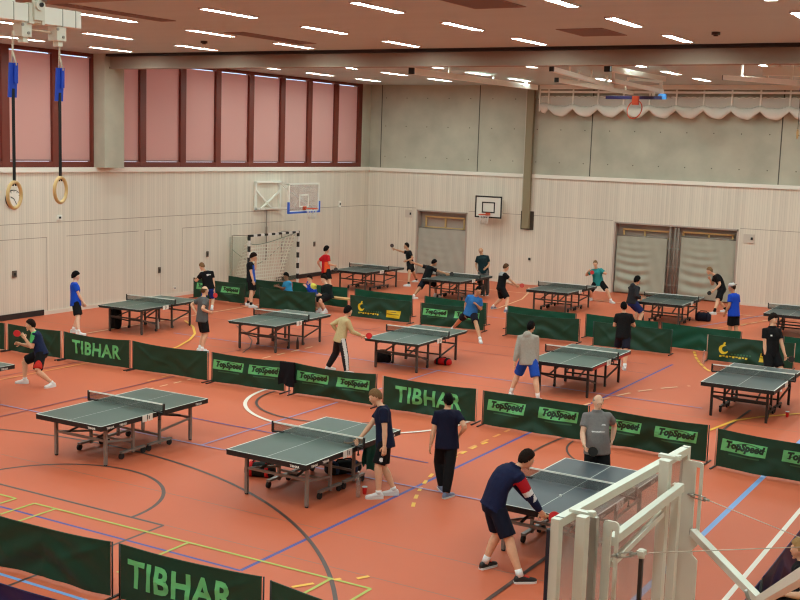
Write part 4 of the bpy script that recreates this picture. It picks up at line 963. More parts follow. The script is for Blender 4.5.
# back wall practice board
r = empty('basketball_hoop', (-21.03, YB, 3.1), 0, 'white backboard with black border and hoop on the back wall', 'basketball hoop')
b = MB(); b.box((0, -.52, 0), (1.22, .03, .9)); b.build('backboard', [mat('board_white', (224, 218, 206), .5)], r)
b = MB()
for w_, h_, cz, t in ((1.22, .9, 0, .06), (.59, .45, -.02, .05)):
    for s_ in (-1, 1): b.box((0, -.54, cz+s_*(h_-t)/2), (w_, .012, t)); b.box((s_*(w_-t)/2, -.54, cz), (t, .012, h_))
b.build('border_lines', [mat('board_black', (40, 34, 32), .5)], r)
b = MB()
for s_ in (-1, 1): b.bar((s_*.4, -.01, .3), (s_*.4, -.5, .3), .05); b.bar((s_*.4, -.01, -.3), (s_*.4, -.5, -.3), .05); b.bar((s_*.4, -.02, -.3), (s_*.4, -.5, .3), .03)
b.build('wall_bracket', [WHT], r); hoop(r, (0, -.55, -.3), (0, -1, 0))
# left wall: acrylic board on a swing-out frame, left-hand frame empty
r = empty('basketball_hoop', (XL, 36.15, 3.42), 0, 'clear basketball backboard with blue padding on the left wall', 'basketball hoop')
b = MB(); b.box((1.68, 0, 0), (.02, 1.9, 1.02)); b.build('backboard', [ACR], r)
b = MB()
for s_ in (-1, 1): b.box((1.68, 0, s_*.52), (.05, 2.0, .06)); b.box((1.68, s_*.97, 0), (.05, .06, 1.08))
for s_ in (-1, 1): b.box((1.695, s_*.28, -.12), (.02, .045, .45)); b.box((1.695, 0, -.12+s_*.22), (.02, .6, .045))
b.bar((1.63, -.6, .3), (1.63, .3, -.45), .03); b.bar((1.63, -.6, -.4), (1.63, -.1, .1), .03)
b.build('board_frame', [WHT], r)
b = MB(); b.box((1.7, 0, -.55), (.07, 2.04, .07)); b.box((1.7, -1.0, -.36), (.07, .07, .42)); b.box((1.7, 1.0, -.36), (.07, .07, .42)); b.build('edge_padding', [BLP], r)
b = MB()
for z_ in (.52, -.5): b.box((.05, -.1, z_), (.08, 1.6, .08))
for y_ in (-.87, .68): b.box((.05, y_, 0), (.08, .09, 1.1))
b.bar((.1, -.87, .2), (.1, .1, -.5), .06); b.bar((.1, .66, .2), (.1, -.6, -.5), .06)
for y_, z_ in ((.66, .45), (.66, -.5), (-.3, -.5)): b.bar((.08, y_, z_), (1.64, y_*.6+.1, z_*.8), .06)
b.bar((.08, .66, .45), (1.64, .5, -.4), .04); b.bar((.3, .7, .3), (1.64, .7, -.4), .035); b.build('wall_frame', [WHT], r)
b = MB(); b.tube((.06, -.15, -.55), (.06, -.15, -2.5), .022); b.bar((.06, -.15, -1.5), (.06, -.15, -1.2), .05); b.build('crank_rod', [mat('grey_rod', (150, 140, 130), .5)], r)
hoop(r, (1.72, 0, -.4), (1, 0, 0))
# handball goal
NETG = netmat('goal_net', (236, 238, 224), .13, .13, .3, (1, 2)); NETGR = mat('goal_net_green', (150, 180, 155), .8, alpha=.25)
r = empty('handball_goal', (XL+1.0, 35.25, 0), 0, 'black and white striped handball goal with net at the left wall', 'goal')
gw, gh = 1.54, 2.04
STB, STW = mat('goal_black', (24, 22, 22), .5), mat('goal_white', (224, 220, 214), .5)
for s_, nm in ((-1, 'post'), (1, 'post')):
    b = MB(); n = 10
    for k in range(n): b.box((0, s_*gw, (k+.5)*2.08/n), (.08, .08, 2.08/n), 1-k % 2 if k != n-1 else 0)
    b.build(nm, [STB, STW], r)
b = MB(); n = 14
for k in range(n): b.box((0, -gw+(k+.5)*2*gw/n+0, gh), (.08, 2*gw/n, .08), k % 2)
b.build('crossbar', [STB, STW], r)
b = MB()
for s_ in (-1, 1): b.bar((0, s_*gw, 2.04), (-.86, s_*gw+.15, 2.0), .03); b.bar((-.9, s_*gw+.15, 0), (-.9, s_*gw+.15, 2.0), .035); b.bar((0, s_*gw, .03), (-.9, s_*gw+.15, .03), .035)
b.bar((-.9, -gw, .03), (-.9, gw+.15, .03), .035); b.build('rear_frame', [mat('goal_frame', (170, 158, 146), .5)], r)
b = MB(); nu = 16
top_ = [V((-.1-.7*min(1, abs(math.sin(PI*i/nu))), -gw+(2*gw)*i/nu, 2.0-.42*math.sin(PI*i/nu))) for i in range(nu+1)]
for i in range(nu):
    a, c = top_[i], top_[i+1]; b.add([a, c, V((-.82, c.y, .05)), V((-.82, a.y, .05))], [(0, 1, 2, 3)])
b.build('net', [NETG], r)
for s_ in (-1, 1): b = MB(); b.add([(0, s_*gw, 2.0), (-.84, s_*gw+.1*s_, 1.95), (-.84, s_*gw+.1*s_, .05), (0, s_*gw, .05)], [(0, 1, 2, 3)]); b.build('side_net', [NETGR], r)
b = MB(); b.path([V(q)+V((.0, 0, .0)) for q in top_], .012, 5); b.path([V((-.8, q.y, q.z-.75+.25*abs(q.y)/gw)) for q in top_], .01, 5); b.build('net_cord', [mat('net_cord', (120, 140, 122), .8)], r)
# storage openings at the back wall
NIM, TIMB = mat('niche_brown', (176, 158, 146), .7), mat('yellow_timber', (204, 168, 110), .55)
def curtain_mat(n, c): return mat(n, c, .55, noise=.05, nscale=2, spec=.4)
CUR1, CUR2 = curtain_mat('curtain_grey', (172, 168, 156)), curtain_mat('curtain_silver', (168, 166, 150))
def niche(i, x0, x1, zt):
    m = MB(); d = .04
    wallbox(m, x0-.05, x1+.05, YB+T+d, YB+T+d+.1, 0, zt+.1); wallbox(m, x0-.1, x0, YB+T, YB+T+d, 0, zt+.1); wallbox(m, x1, x1+.1, YB+T, YB+T+d, 0, zt+.1); wallbox(m, x0-.1, x1+.1, YB+T, YB+T+d, zt, zt+.1)
    struct(m, 'wall_niche_%d' % i, [NIM])
    m = MB()
    for x in (x0+.03, x1-.03): wallbox(m, x-.035, x+.035, YB-.01, YB+.3, 0, zt)
    wallbox(m, x0, x1, YB-.01, YB+.3, zt-.06, zt); struct(m, 'trim_%d' % (2+i), [NIM])
niche(1, *NI[0]); niche(2, *NI[1])
def curtain(x0, x1, z1, m_, label, tilt=0, amp=.05, seed=0):
    o = MB(); nx, nz = 60, 40; vs = []; rn = random.Random(seed); ph = rn.uniform(0, 6)
    for j in range(nz+1):
        for i in range(nx+1):
            u, v = i/nx, j/nz
            z = .05+(z1-.05)*v
            s = amp*(1-v)*math.sin(44*v*(.6+.4*v)+3.2*math.sin(PI*u+ph*.1)+tilt*6*u)*math.sin(PI*min(1, u*1.2+.1)) + .012*math.sin(30*u+9*v+ph)*(1-.5*v)
            vs.append((x0+(x1-x0)*u, YB+.12+s*.9-.06*(1-v), z))
    fs = [(j*(nx+1)+i, j*(nx+1)+i+1, (j+1)*(nx+1)+i+1, (j+1)*(nx+1)+i) for j in range(nz) for i in range(nx)]
    o.add(vs, fs, 0, True)
    r = tag(o.build('storage_curtain', [m_]), label, 'curtain')
    b = MB(); b.tube((x0, YB+.12, z1+.02), (x1, YB+.12, z1+.02), .02); b.build('curtain_rail', [mat('rail_grey', (150, 146, 138), .4, .5)], r)
    return r
curtain(-24.66, -22.3, 2.0, CUR1, 'smooth grey storage curtain in the narrow back wall opening', 0, .012, 1)
curtain(-15.68, -13.66, 2.26, CUR2, 'wrinkled silver storage curtain, left half of the wide opening', .35, .07, 2)
curtain(-13.12, -11.05, 2.36, CUR2, 'wrinkled silver storage curtain, right half of the wide opening', -.3, .055, 3)
def frame(x0, x1, z0, z1, label, ver):
    b = MB(); y = YB+.22
    for z in (z1, z0): b.bar((x0, y, z), (x1, y, z), .06)
    for x in ver: b.bar((x, y, 0), (x, y, z1), .06)
    r = tag(b.build('timber_rack', [TIMB]), label, 'rack'); return r
frame(-24.4, -22.5, 2.05, 2.5, 'pale timber rack showing above the smooth grey curtain', (-24.35, -23.4, -22.5))
frame(-15.5, -13.55, 2.25, 2.52, 'pale timber rack above the left silver curtain', (-15.45, -14.6, -13.6))
frame(-13.1, -11.15, 2.3, 2.55, 'pale timber rack above the right silver curtain', (-13.08, -12.1, -11.2))
b = MB()
for x in (-13.55, -13.35, -13.22): b.tube((x, YB+.06, 0), (x, YB+.06, 2.74), .04)
for z in (.5, 1.2, 1.9): b.box((-13.4, YB+.05, z), (.5, .04, .05), 1)
tag(b.build('curtain_post', [mat('post_taupe', (134, 118, 106), .5), STL]), 'bundle of upright posts between the two silver curtains', 'post')
# tall recessed post on the back wall
b = MB(); wallbox(b, -19.8, -19.22, YB-.006, YB, 2.24, 3.0); o = tag(b.build('wall_socket_recess', [mat('recess_dark', (70, 58, 48), .8)]), 'dark recess plate at the foot of the tall wall post', 'recess')
b = MB(); b.box((-19.52, YB-.12, 5.15), (.3, .16, 5.7)); b.box((-19.7, YB-.1, 5.5), (.05, .1, 5.0), 1)
tag(b.build('wall_post', [mat('post_khaki', (140, 126, 98), .6), mat('post_pale', (196, 188, 172), .5)]), 'tall khaki post running up the back wall to the ceiling', 'post')
# retractable net along the top of the back wall
r = empty('safety_net', (-14, YB-.45, 7.3), 0, 'gathered white safety net hung in swags below the ceiling', 'net')
x0, x1 = -19.0+14, -3.0+14
b = MB(); b.box(((x0+x1)/2, 0, .66), (x1-x0, .12, .17)); b.box(((x0+x1)/2, 0, .47), (x1-x0, .08, .08))
px = [-18.62+14+1.03*i for i in range(16)]
for x in px: b.bar((x, 0, .72), (x, 0, -.1), .055)
b.bar((x0, 0, .7), (x0, 0, -.3), .05); b.build('rail', [WHT], r)
NETS = mat('white_netting', (226, 224, 214), .9); NETT = mat('sheer_netting', (225, 222, 212), .9, alpha=.75)
ends = [x0+.02]+px
for i in range(len(ends)-1):
    a, c = ends[i], ends[i+1]
    q = MB(); n = 14; vs = []; w_ = c-a
    for k in range(n+1):
        t = k/n; zc = -.1-.19*math.sin(PI*t)*min(1, w_/1.0); th = .11+.1*math.sin(PI*t)
        for j in range(8):
            g = 2*PI*j/8; vs.append((a+w_*t, .1*math.cos(g), zc+th*math.sin(g)*(1+.1*math.sin(5*g+k))))
    fs = [(k*8+j, k*8+(j+1) % 8, (k+1)*8+(j+1) % 8, (k+1)*8+j) for k in range(n) for j in range(8)]
    q.add(vs, fs, 0, True); q.build('swag', [NETS], r)
q = MB(); vs = []; n = 200
for k in range(n+1):
    x = x0+(x1-x0)*k/n; vs += [(x, .02, .26+.05*abs(math.sin(PI*(x-px[0])/.258))), (x, .02, -.1)]
q.add(vs, [(2*k, 2*k+1, 2*k+3, 2*k+2) for k in range(n)]); q.build('sheer_net', [NETT], r)
q = MB(); q.path([V(vs[2*k])-V((0, .03, 0)) for k in range(n+1)], .014, 4); q.build('scallop_cord', [NETS], r)
n = 60
# ceiling mounted basketball unit folded up, seen across the hall
r = empty('ceiling_basketball_unit', (-11.75, 34.4, ZC), 0, 'folded ceiling basketball unit with orange hoop before the safety net', 'basketball hoop')
def ar(px, py, y): return WY(px, py, y)-V((-11.75, 34.4, ZC))
b = MB()
def seg(p, q, w_, col=0, hh=None): b.bar(p, q, w_, hh or w_, col)
seg(ar(608, 68.5, 31.0), ar(664, 79, 35.4), .15, 0); seg(ar(607, 68.5, 30.9), ar(609, 69, 31.1), .17, 1)
seg(ar(613.5, 72, 31.3), ar(613.5, 80, 31.3), .06); seg(ar(613, 80.5, 31.3), ar(662, 91.5, 35.0), .11)
seg(ar(628, 78.5, 32.6), ar(661, 82, 35.2), .07); seg(ar(628, 78, 32.6), ar(628, 81, 32.6), .05); seg(ar(661, 79, 35.2), ar(661, 95, 35.2), .08)
seg(ar(653, 91, 34.8), ar(654, 98, 34.8), .06); b.build('folding_frame', [WHT, BLK], r)
b = MB(); p0, p1 = ar(606, 98, 34.2), ar(662, 97.5, 34.2); ctr = (p0+p1)/2
b.box(ctr+V((0, .5, .05)), ((p1-p0).length, 1.05, .03)); bo = b.build('backboard', [ACR], r)
b = MB(); b.box(ctr+V((0, 0, 0)), ((p1-p0).length, .07, .09)); b.build('edge_padding', [mat('pad_dark_blue', (46, 44, 92), .5)], r)
b = MB(); b.box(p1+V((0, .05, .03)), (.22, .12, .16)); b.build('pad_corner', [mat('pad_light_blue', (60, 140, 220), .5)], r)
b = MB(); b.box(ar(635.5, 100.5, 34.1), (.2, .08, .26)); cc = ar(634.5, 109.5, 34.0)
b.path([cc+V((math.cos(t)*.225, .12*math.sin(t), math.sin(t)*.27)) for t in [2*PI*k/30 for k in range(30)]], .018, 8, closed=True); b.build('rim', [ORG], r)
# long white roof tubes (parked goal and bar gear)
def roof_gear(pts, w_, label, hang=True, endcap=True):
    pts = [V(p) for p in pts]; r = empty('roof_tube', pts[0], 0, label, 'roof tube'); o = pts[0]
    b = MB(); b.bar(pts[0]-o, pts[1]-o, w_, w_*1.1); b.build('tube', [WHT], r)
    if endcap:
        d = (pts[1]-pts[0]).normalized(); b = MB(); b.bar(-d*.06, d*.0, w_*1.05, w_*1.15); b.build('end_cap', [BLK], r)
    if hang:
        for t in (.25, .6, .9):
            q = pts[0].lerp(pts[1], t)-o; b = MB(); b.bar(q, V((q.x, q.y, ZC-o.z)), .05); b.build('hanger', [WHT], r)
roof_gear((WY(412, 71, 31), WY(536, 87.5, 41.5)), .17, 'long white roof tube running to the tall wall post')
roof_gear((WY(552, 69, 30), WY(612, 86, 38.5)), .12, 'white roof tube left of the folded ceiling basketball unit')
roof_gear((WY(557, 80, 33), WY(632, 93, 41)), .12, 'low white roof tube beside the folded basketball unit')
roof_gear((WY(763, 71, 30.4), WY(830, 72.5, 30.6)), .2, 'thick white roof tube at the upper right under a bright light', endcap=False)
roof_gear((WY(725, 77.5, 33.5), WY(800, 83, 29.5)), .12, 'slanting white roof tube at the upper right above the safety net')
# gymnastic rings
def ring_set(tx, ty, zr, ztop, label, face=(1, .35, 0), up=0):
    r = empty('gymnastic_ring', (tx, ty, zr), 0, label, 'gymnastic ring', 'gymnastic rings')
    f = V(face).normalized(); a = f.cross(Z)
    b = MB(); b.path([a*math.cos(t)*.104+Z*math.sin(t)*.104 for t in [2*PI*k/36 for k in range(36)]], .0145, 10, closed=True); b.build('ring', [mat('ring_wood', (208, 170, 112), .45, noise=.08, nscale=20)], r)
    zt = ztop-zr
    b = MB(); b.bar((0, 0, .1), (0, 0, zt-.4), .026, .008); b.path([a*.022+Z*.075, Z*.12, a*-.022+Z*.075], .008, 6); b.build('strap', [mat('strap_black', (22, 20, 22), .8)], r)
    b = MB(); b.bar((-.012, 0, zt-.47), (.005, 0, zt-.2), .075, .02); b.bar((.02, .01, zt-.36), (.02, .012, zt-.2), .03, .02); b.build('sleeve', [mat('strap_blue', (28, 70, 190), .7)], r)
    b = MB(); b.path([(-.01, 0, zt-.22), (.0, 0, zt-.1), (.0, 0, zt+.05+up)], .008, 6); b.path([(.03, .01, zt-.22), (.0, 0, zt-.11)], .008, 6); b.build('rope', [mat('rope_cream', (206, 190, 168), .8)], r)
RX = -7.4
q1, q2 = WX(14.5, 195, RX), WX(60.5, 190, RX)
t1, t2 = WX(21, 38, RX), WX(56, 43, RX)
ring_set(q1.x, q1.y, q1.z, t1.z, 'left wooden ring on a blue-sleeved strap in front of the wall clock')
ring_set(q2.x, q2.y, q2.z, t2.z, 'right wooden ring on a blue-sleeved strap at the upper left')
p = WY(797.5, 134, 29); p2 = WY(797.5, 82, 29)
ring_set(p.x, p.y, p.z, p2.z+.25, 'small distant wooden ring on a blue-sleeved strap at the upper right edge', up=ZC-p2.z-.3)
# white carriage beam that carries the two rings
r = empty('ring_carriage', (RX, q1.y, t1.z+.3), 0, 'white ring carriage beam at the upper left corner', 'ceiling gear'); o_ = V(r.location)
y0, y1 = WX(-60, 5, RX).y, WX(75.5, 20, RX).y; zc_ = WX(40, 15.5, RX).z-o_.z
b = MB(); b.box((0, (y0+y1)/2-o_.y, zc_), (.13, y1-y0, .135)); b.build('beam', [WHT], r)
for px_ in (8, 23, 57, 70):
    yy = WX(px_, 15, RX).y-o_.y; b = MB(); b.box((.0, yy, zc_), (.136, .006, .141)); b.build('joint', [mat('joint_grey', (150, 148, 138), .5)], r)
for tt in (t1, t2):
    b = MB(); b.box((0, tt.y-o_.y+.015, zc_-.125), (.1, .1, .12)); b.box((0, tt.y-o_.y+.02, zc_-.2), (.06, .05, .06)); blk = b.build('pulley_block', [WPL], r)
    for dy, dz in ((-.03, .03), (.03, -.03)):
        b = MB(); b.disc((.055, tt.y-o_.y+dy, zc_-.125+dz), (1, 0, 0), .012, .01, 10); b.build('bolt', [STL], blk)
b = MB(); b.tube((0, t1.y-o_.y+.06, zc_-.12), (0, t2.y-o_.y-.05, zc_-.125), .008); b.build('guide_rod', [mat('rope_cream', (206, 190, 168), .8)], r)
hy = WX(31, 10, RX).y-o_.y
b = MB(); b.box((.08, hy, zc_+.05), (.03, .1, .2)); b.disc((.1, hy, zc_+.07), (1, 0, 0), .045, .03, 18); b.disc((.118, hy, zc_+.07), (1, 0, 0), .018, .02, 12, 1); b.box((0, hy-.06, zc_), (.15, .05, .16)); b.box((0, hy+.06, zc_), (.15, .03, .16)); b.build('hinge', [WPL, BLK], r)
b = MB(); b.tube((.12, hy+.02, zc_+.1), (.3, hy+.5, ZC-o_.z), .025); b.build('strut', [mat('strut_grey', (140, 134, 126), .5)], r)
b = MB(); b.bar((0, hy-.25, zc_), (0, hy-.25, ZC-o_.z), .1); b.bar((0, hy-1.5, zc_), (0, hy-1.5, ZC-o_.z), .1); b.build('hanger', [WHT], r)
# ------------------------------------------------------------------ clear backboard on the right, seen from behind
P0, P1 = G(557, 522.5, 3.62), G(686, 450, 3.62)
d_ = P1-P0; d_.z = 0; BL_ = d_.length; d_.normalize(); n_ = V((d_.y, -d_.x, 0))          # d_: along the board, n_: towards the right wall
r = empty('basketball_backboard', (P0.x, P0.y, 2.6), math.atan2(-d_.x, d_.y), 'white-framed clear basketball backboard seen from behind at lower right', 'basketball hoop')
o_ = V(r.location)
def loc(q): q = q-o_; return V((q.dot(n_), q.dot(d_), q.z))
def bx(px, py, x=0.0):
    e = ray(px, py); t = (x+(o_-EYE).dot(n_))/e.dot(n_); return loc(EYE+e*t)
def by(px, py, y):
    e = ray(px, py); t = (y+(o_-EYE).dot(d_))/e.dot(d_); return loc(EYE+e*t)
zt = 3.62-o_.z; ya, yb_ = 0.0, BL_; zb = zt-1.1; tk = .048
b = MB()
b.box((0, (ya+yb_)/2, zt), (tk, yb_-ya+tk, tk)); b.box((0, (ya+yb_)/2, zb), (tk, yb_-ya+tk, tk))
for y in (ya, yb_): b.box((0, y, (zt+zb)/2), (tk, tk, zt-zb-tk))
fr = b.build('board_frame', [WPL], r)
for y in (ya+tk*.5, yb_-tk*.5): b = MB(); b.box((0, y, zt+tk/2), (tk*1.02, .008, .003)); tag(b.build('rail_joint', [BLK], fr))
b = MB(); b.box((-.012, (ya+yb_)/2, (zt+zb)/2), (.012, yb_-ya-tk, zt-zb-tk)); b.build('backboard', [acrylic('clear_acrylic_reflection', (226, 196, 192), .3)], r)  # pale pink reflection is mixed into the acrylic as a milky colour
b = MB(); b.box((-.034, ya-.004, (zt+zb)/2-.04), (.02, tk, zt-zb)); b.build('edge_padding', [mat('pad_navy', (26, 26, 44), .6)], r)
hoop(r, (-.05, (ya+yb_)/2, zb+.15), (-1, 0, 0))
# rear carrying frame
x2 = .1
for px, py, w_, mt in ((583, 516, .055, 0), (595, 517, .035, 1), (666, 460, .06, 0), (677, 484, .05, 0)):
    p = bx(px, py, x2); b = MB(); b.bar((x2, p.y, p.z), (x2, p.y, zb-.3), w_, w_, mt, V((1, 0, 0))); b.build('rear_post', [WPL, STL], r)
for px, py in ((588, 513.5), (675, 457.5)):
    p = bx(px, py, x2); b = MB(); b.box((x2*.7, p.y, p.z), (x2+.04, .04, .02)); b.disc((x2+.02, p.y, p.z+.012), (0, 0, 1), .022, .01, 14); b.build('hook', [WPL], r)
x3 = .16
q0, q1_ = bx(611, 541, x3), bx(681, 487, x3)
b = MB(); b.bar(q0, q1_, .042, .05); b.build('cross_rail', [WPL], r)
b = MB(); b.bar(bx(611, 564, x3), bx(662, 513, x3), .03, .034); b.build('cross_rail', [WPL], r)
def plate(y, pxl, pxr, pyt, sl, slt, slb, notch):
    P = lambda px, py: by(px, py, y)
    xl, xr, zt_ = P(pxl, pyt).x, P(pxr, pyt).x, P((pxl+pxr)/2, pyt).z; zb_ = zb-.2
    s0, s1 = P(sl[0], slt).x, P(sl[1], slt).x; zs1 = P(sl[0], slt).z; zs0 = P(sl[0], slb).z; c = .02; t = .014
    b = MB()
    def prism(o2):
        n = len(o2); vs = [(x, y-t/2, z) for x, z in o2]+[(x, y+t/2, z) for x, z in o2]
        b.add(vs, [tuple(range(n)), tuple(range(2*n-1, n-1, -1))]+[(k, k+n, (k+1) % n+n, (k+1) % n) for k in range(n)])
    prism([(xl, zs0), (s0, zs0), (s0, zs1), (s0, zt_), (xl+c, zt_), (xl+c*.3, zt_-c*.3), (xl, zt_-c)])
    prism([(s1, zs0), (xr, zs0), (xr, zt_-c), (xr-c*.3, zt_-c*.3), (xr-c, zt_), (s1, zt_)])
    prism([(s0, zs1), (s1, zs1), (s1, zt_), (s0, zt_)])
    if notch:
        zn = P(pxr, notch).z; prism([(xl, zs0), (xl, zb_), (xr, zb_), (xr, zn-.06), (xr-.035, zn-.03), (xr-.04, zn), (xr-.015, zn+.03), (xr, zn+.05), (xr, zs0)])
    else: prism([(s1, zs0), (s1, zb_), (xr, zb_), (xr, zs0)]); prism([(xl, zs0), (xl, zb_), (s0, zb_), (s0, zs0)])
    return b.build('slotted_plate', [WPL], r)
plate(q0.y-.06, 604, 619.5, 521, (611.5, 615.5), 530, 598, 0)
plate(yb_-.08, 685, 704, 461, (696.5, 700.5), 467, 535, 553)
b = MB(); p = bx(641.5, 556, .3); b.bar(p, V((p.x, p.y, zb-.3)), .02, .02); b.build('adjusting_rod', [mat('rod_dark', (46, 38, 34), .5)], r)
b = MB(); p = bx(641.5, 552.5, .3); b.box(p, (.04, .05, .024)); b.tube(p+V((0, 0, -.03)), p+V((0, 0, .018)), .018); b.build('rod_knob', [WPL], r)
def turnbuckle(a, c):
    d = (c-a); b = MB(); n = Z*.012
    b.path([a, a+d*.2], .008, 8); b.path([a+d*.2+n, a+d*.85+n], .004, 6); b.path([a+d*.2-n, a+d*.85-n], .004, 6); b.path([a+d*.15, a+d*.3], .013, 8); b.path([a+d*.75, a+d], .009, 8); b.build('turnbuckle', [STL], r)
turnbuckle(bx(612, 556, .26), bx(636, 554, .3)); turnbuckle(by(688, 494, yb_-.1), by(709, 500.5, yb_-.14))
def to_wall(a, m_, w_, name, m, rod=True):
    dd = m_-a; aw = a.x*n_+a.y*d_; dw = dd.x*n_+dd.y*d_; t = (XR-.01-o_.x-aw.x)/dw.x; b = MB()
    if rod: b.path([a, a+dd*t], w_, 5)
    else: b.bar(a, a+dd*t, w_, w_)
    return b.build(name, [m], r)
CBL = mat('cable_steel', (196, 186, 172), .4, .4)
to_wall(bx(648, 553, .3), loc(WX(800, 547, -1.3)), .003, 'guy_cable', CBL)
to_wall(by(709, 500.5, yb_-.14), loc(WX(800, 537.5, -1.4)), .003, 'guy_cable', CBL)
a = by(693, 532, yb_-.1); m_ = loc(WX(762, 603, -1.35)); st = to_wall(a, m_, .045, 'stay_bar', WPL, False)
dn = (m_-a).normalized(); b = MB(); b.bar(a-dn*.008, a, .042, .042); b.build('end_cap', [BLK], st)
to_wall(loc(WX(760, 601, -1.35)), loc(WX(802, 576, -.8)), .045, 'stay_bar', WPL, False)
b = MB(); p = loc(WX(746, 590, -1.42)); b.path([p, p+V((.03, .02, -.12))], .012, 8); b.build('turnbuckle', [STL], r)
# ------------------------------------------------------------------ small things
def lathe(name, prof, m, loc, label, cat, group=None, n=18, mi=None):
    b = MB(); rings = [(V((0, 0, z)), V((r_, 0, 0)), V((0, r_, 0))) for r_, z in prof]; b.loft(rings, n)
    o = b.build(name, m if isinstance(m, list) else [m]); o.location = loc; return tag(o, label, cat, group)
WTR = acrylic('clear_bottle', (210, 220, 215), .14)
def bottle(px, py, label, m=WTR, h=.28, capm=None):
    p = G(px, py); o = lathe('drink_bottle', [(.032, 0), (.036, .01), (.036, h*.62), (.03, h*.72), (.014, h*.88), (.014, h*.95)], m, p, label, 'bottle', 'drink bottles on the floor')
    b = MB(); b.tube((0, 0, h*.94), (0, 0, h), .016); b.build('cap', [capm or mat('cap_white', (225, 225, 225), .5)], o); return o
def cup(px, py, label):
    p = G(px, py); o = lathe('paper_cup', [(.028, 0), (.03, .004), (.042, .115), (.043, .12)], mat('cup_red', (205, 28, 30), .4), p, label, 'cup', 'red cups on the floor')
    b = MB(); b.tube((0, 0, .112), (0, 0, .124), .0445); b.build('rim', [mat('cap_white', (225, 225, 225), .5)], o)
cup(364.5, 494, 'red cup with white rim beside the clear bottle and white shoes'); cup(787, 417, 'red cup on the floor under the slate table at right')
bottle(358, 497, 'clear bottle on the floor beside the red cup', h=.42); bottle(297.5, 349, 'dark bottle standing under the green table', mat('bottle_dark', (56, 34, 30), .4), .32, BLK); bottle(158, 329, 'small pale bottle beside the far left table leg', mat('bottle_pale', (214, 208, 196), .4), .3)
bottle(703.5, 363.5, 'clear bottle standing at the left end of the yellow emblem barrier', h=.36)
b = MB(); c = G(641, 496); 
# white ball above the blue-grey table
d = ray(560.5, 495.5); p = G(560.5, 495.5, .93); b.ellipsoid((0, 0, 0), .02, .02, .02, 14, 10); o = b.build('table_tennis_ball', [mat('ball_white', (245, 245, 242), .4)]); o.location = p; tag(o, 'white ball just above the blue-grey front table', 'ball')
for px, py, z, lab in ((399.5, 255, None, 'x'),):
    pass
def bag(px, py, dims, c, label, deg=0, accent=None, name='sports_bag', cat='bag'):
    p = G(px, py); r = empty(name, p, math.radians(deg), label, cat, 'bags on the floor'); L, W, H = dims
    b = MB(); b.loft([(V((-L/2, 0, H*.42)), V((0, W*.3, 0)), V((0, 0, H*.3))), (V((-L*.42, 0, H*.46)), V((0, W*.46, 0)), V((0, 0, H*.44))), (V((0, 0, H*.5)), V((0, W*.5, 0)), V((0, 0, H*.5))), (V((L*.42, 0, H*.45)), V((0, W*.46, 0)), V((0, 0, H*.44))), (V((L/2, 0, H*.42)), V((0, W*.3, 0)), V((0, 0, H*.3)))], 16, sq=2.8)
    b.build('body', [cloth_mat(c)], r)
    b = MB(); b.path([(-L*.25, -W*.1, H*.95), (-L*.2, -W*.1, H*1.15), (L*.2, -W*.1, H*1.15), (L*.25, -W*.1, H*.95)], .012, 6); b.build('handle', [cloth_mat((22, 22, 24))], r)
    b = MB()
    for x in (-L*.28, L*.28): b.loft([(V((x-.03, 0, H*.5)), V((0, W*.515, 0)), V((0, 0, H*.515))), (V((x+.03, 0, H*.5)), V((0, W*.515, 0)), V((0, 0, H*.515)))], 16, sq=2.8)
    b.build('band', [cloth_mat(accent or c)], r); return r
bag(260, 476, (.5, .26, .24), (30, 32, 30), 'black, red and white sports bag under the front centre table', 20, (205, 40, 40))
bag(443, 364.5, (.42, .28, .17), (190, 24, 28), 'red sports bag under the right end of the middle green table', 5, (30, 20, 20))
bag(383, 362, (.42, .3, .28), (22, 20, 22), 'black bag under the left end of the middle green table', 30)
bag(115.5, 328.5, (.3, .3, .62), (18, 17, 20), 'tall black bag standing under the far left table', 10)
bag(703, 321, (.5, .32, .3), (30, 30, 46), 'dark navy bag on the floor by the far right table leg', 10)
bag(343, 473, (.62, .3, .22), (34, 42, 46), 'dark grey bag under the net of the front centre table', 60, (60, 90, 130))
b = MB()
def drape(name, px, py, z, w_, h_, c, label, cat, deg=0):
    p = G(px, py, z); r = empty(name, (p.x, p.y, z), math.radians(deg), label, cat); n, m_ = 12, 10
    for k, s_ in enumerate((-1, 1)):
        b = MB(); vs = []
        for j in range(m_+1):
            for i in range(n+1):
                u, v = i/n, j/m_; hh = h_*(1 if k == 0 else .85)
                vs.append((w_*(u-.5)*(1+.12*v)+.01*math.sin(7*v), s_*(.028+.03*math.sin(u*9+v*3+k)*v+.02*v), .02-hh*v+(.03*math.sin(6*u) if v == 1 else 0)))
        b.add(vs, [(j*(n+1)+i, j*(n+1)+i+1, (j+1)*(n+1)+i+1, (j+1)*(n+1)+i) for j in range(m_) for i in range(n)], 0, True); b.build('panel', [cloth_mat(c)], r)
    b = MB(); vs = []
    for j in range(7):
        for i in range(n+1): t = PI*j/6; vs.append((w_*(i/n-.5), -.028*math.cos(t), .02+.022*math.sin(t)))
    b.add(vs, [(j*(n+1)+i, j*(n+1)+i+1, (j+1)*(n+1)+i+1, (j+1)*(n+1)+i) for j in range(6) for i in range(n)], 0, True); b.build('collar_fold', [cloth_mat(c)], r)
    return r
drape('jacket', 287.5, 363.5, .7, .36, .5, (20, 20, 26), 'black jacket hung over the barrier joint left of centre', 'jacket', 5)
b = MB(); bp = G(289.5, 394); b.tube((0, 0, 0), (0, 0, .68), .014); o = b.build('barrier_pole', [mat('pole_blue_grey', (110, 130, 160), .5)]); o.location = (bp.x, bp.y-.02, 0); tag(o, 'thin bare pole below the hanging black jacket', 'pole')
drape('towel', 370, 446, .66, .25, .42, (20, 66, 54), 'dark green towel hanging from the centre table beside the blond player', 'towel', 80)
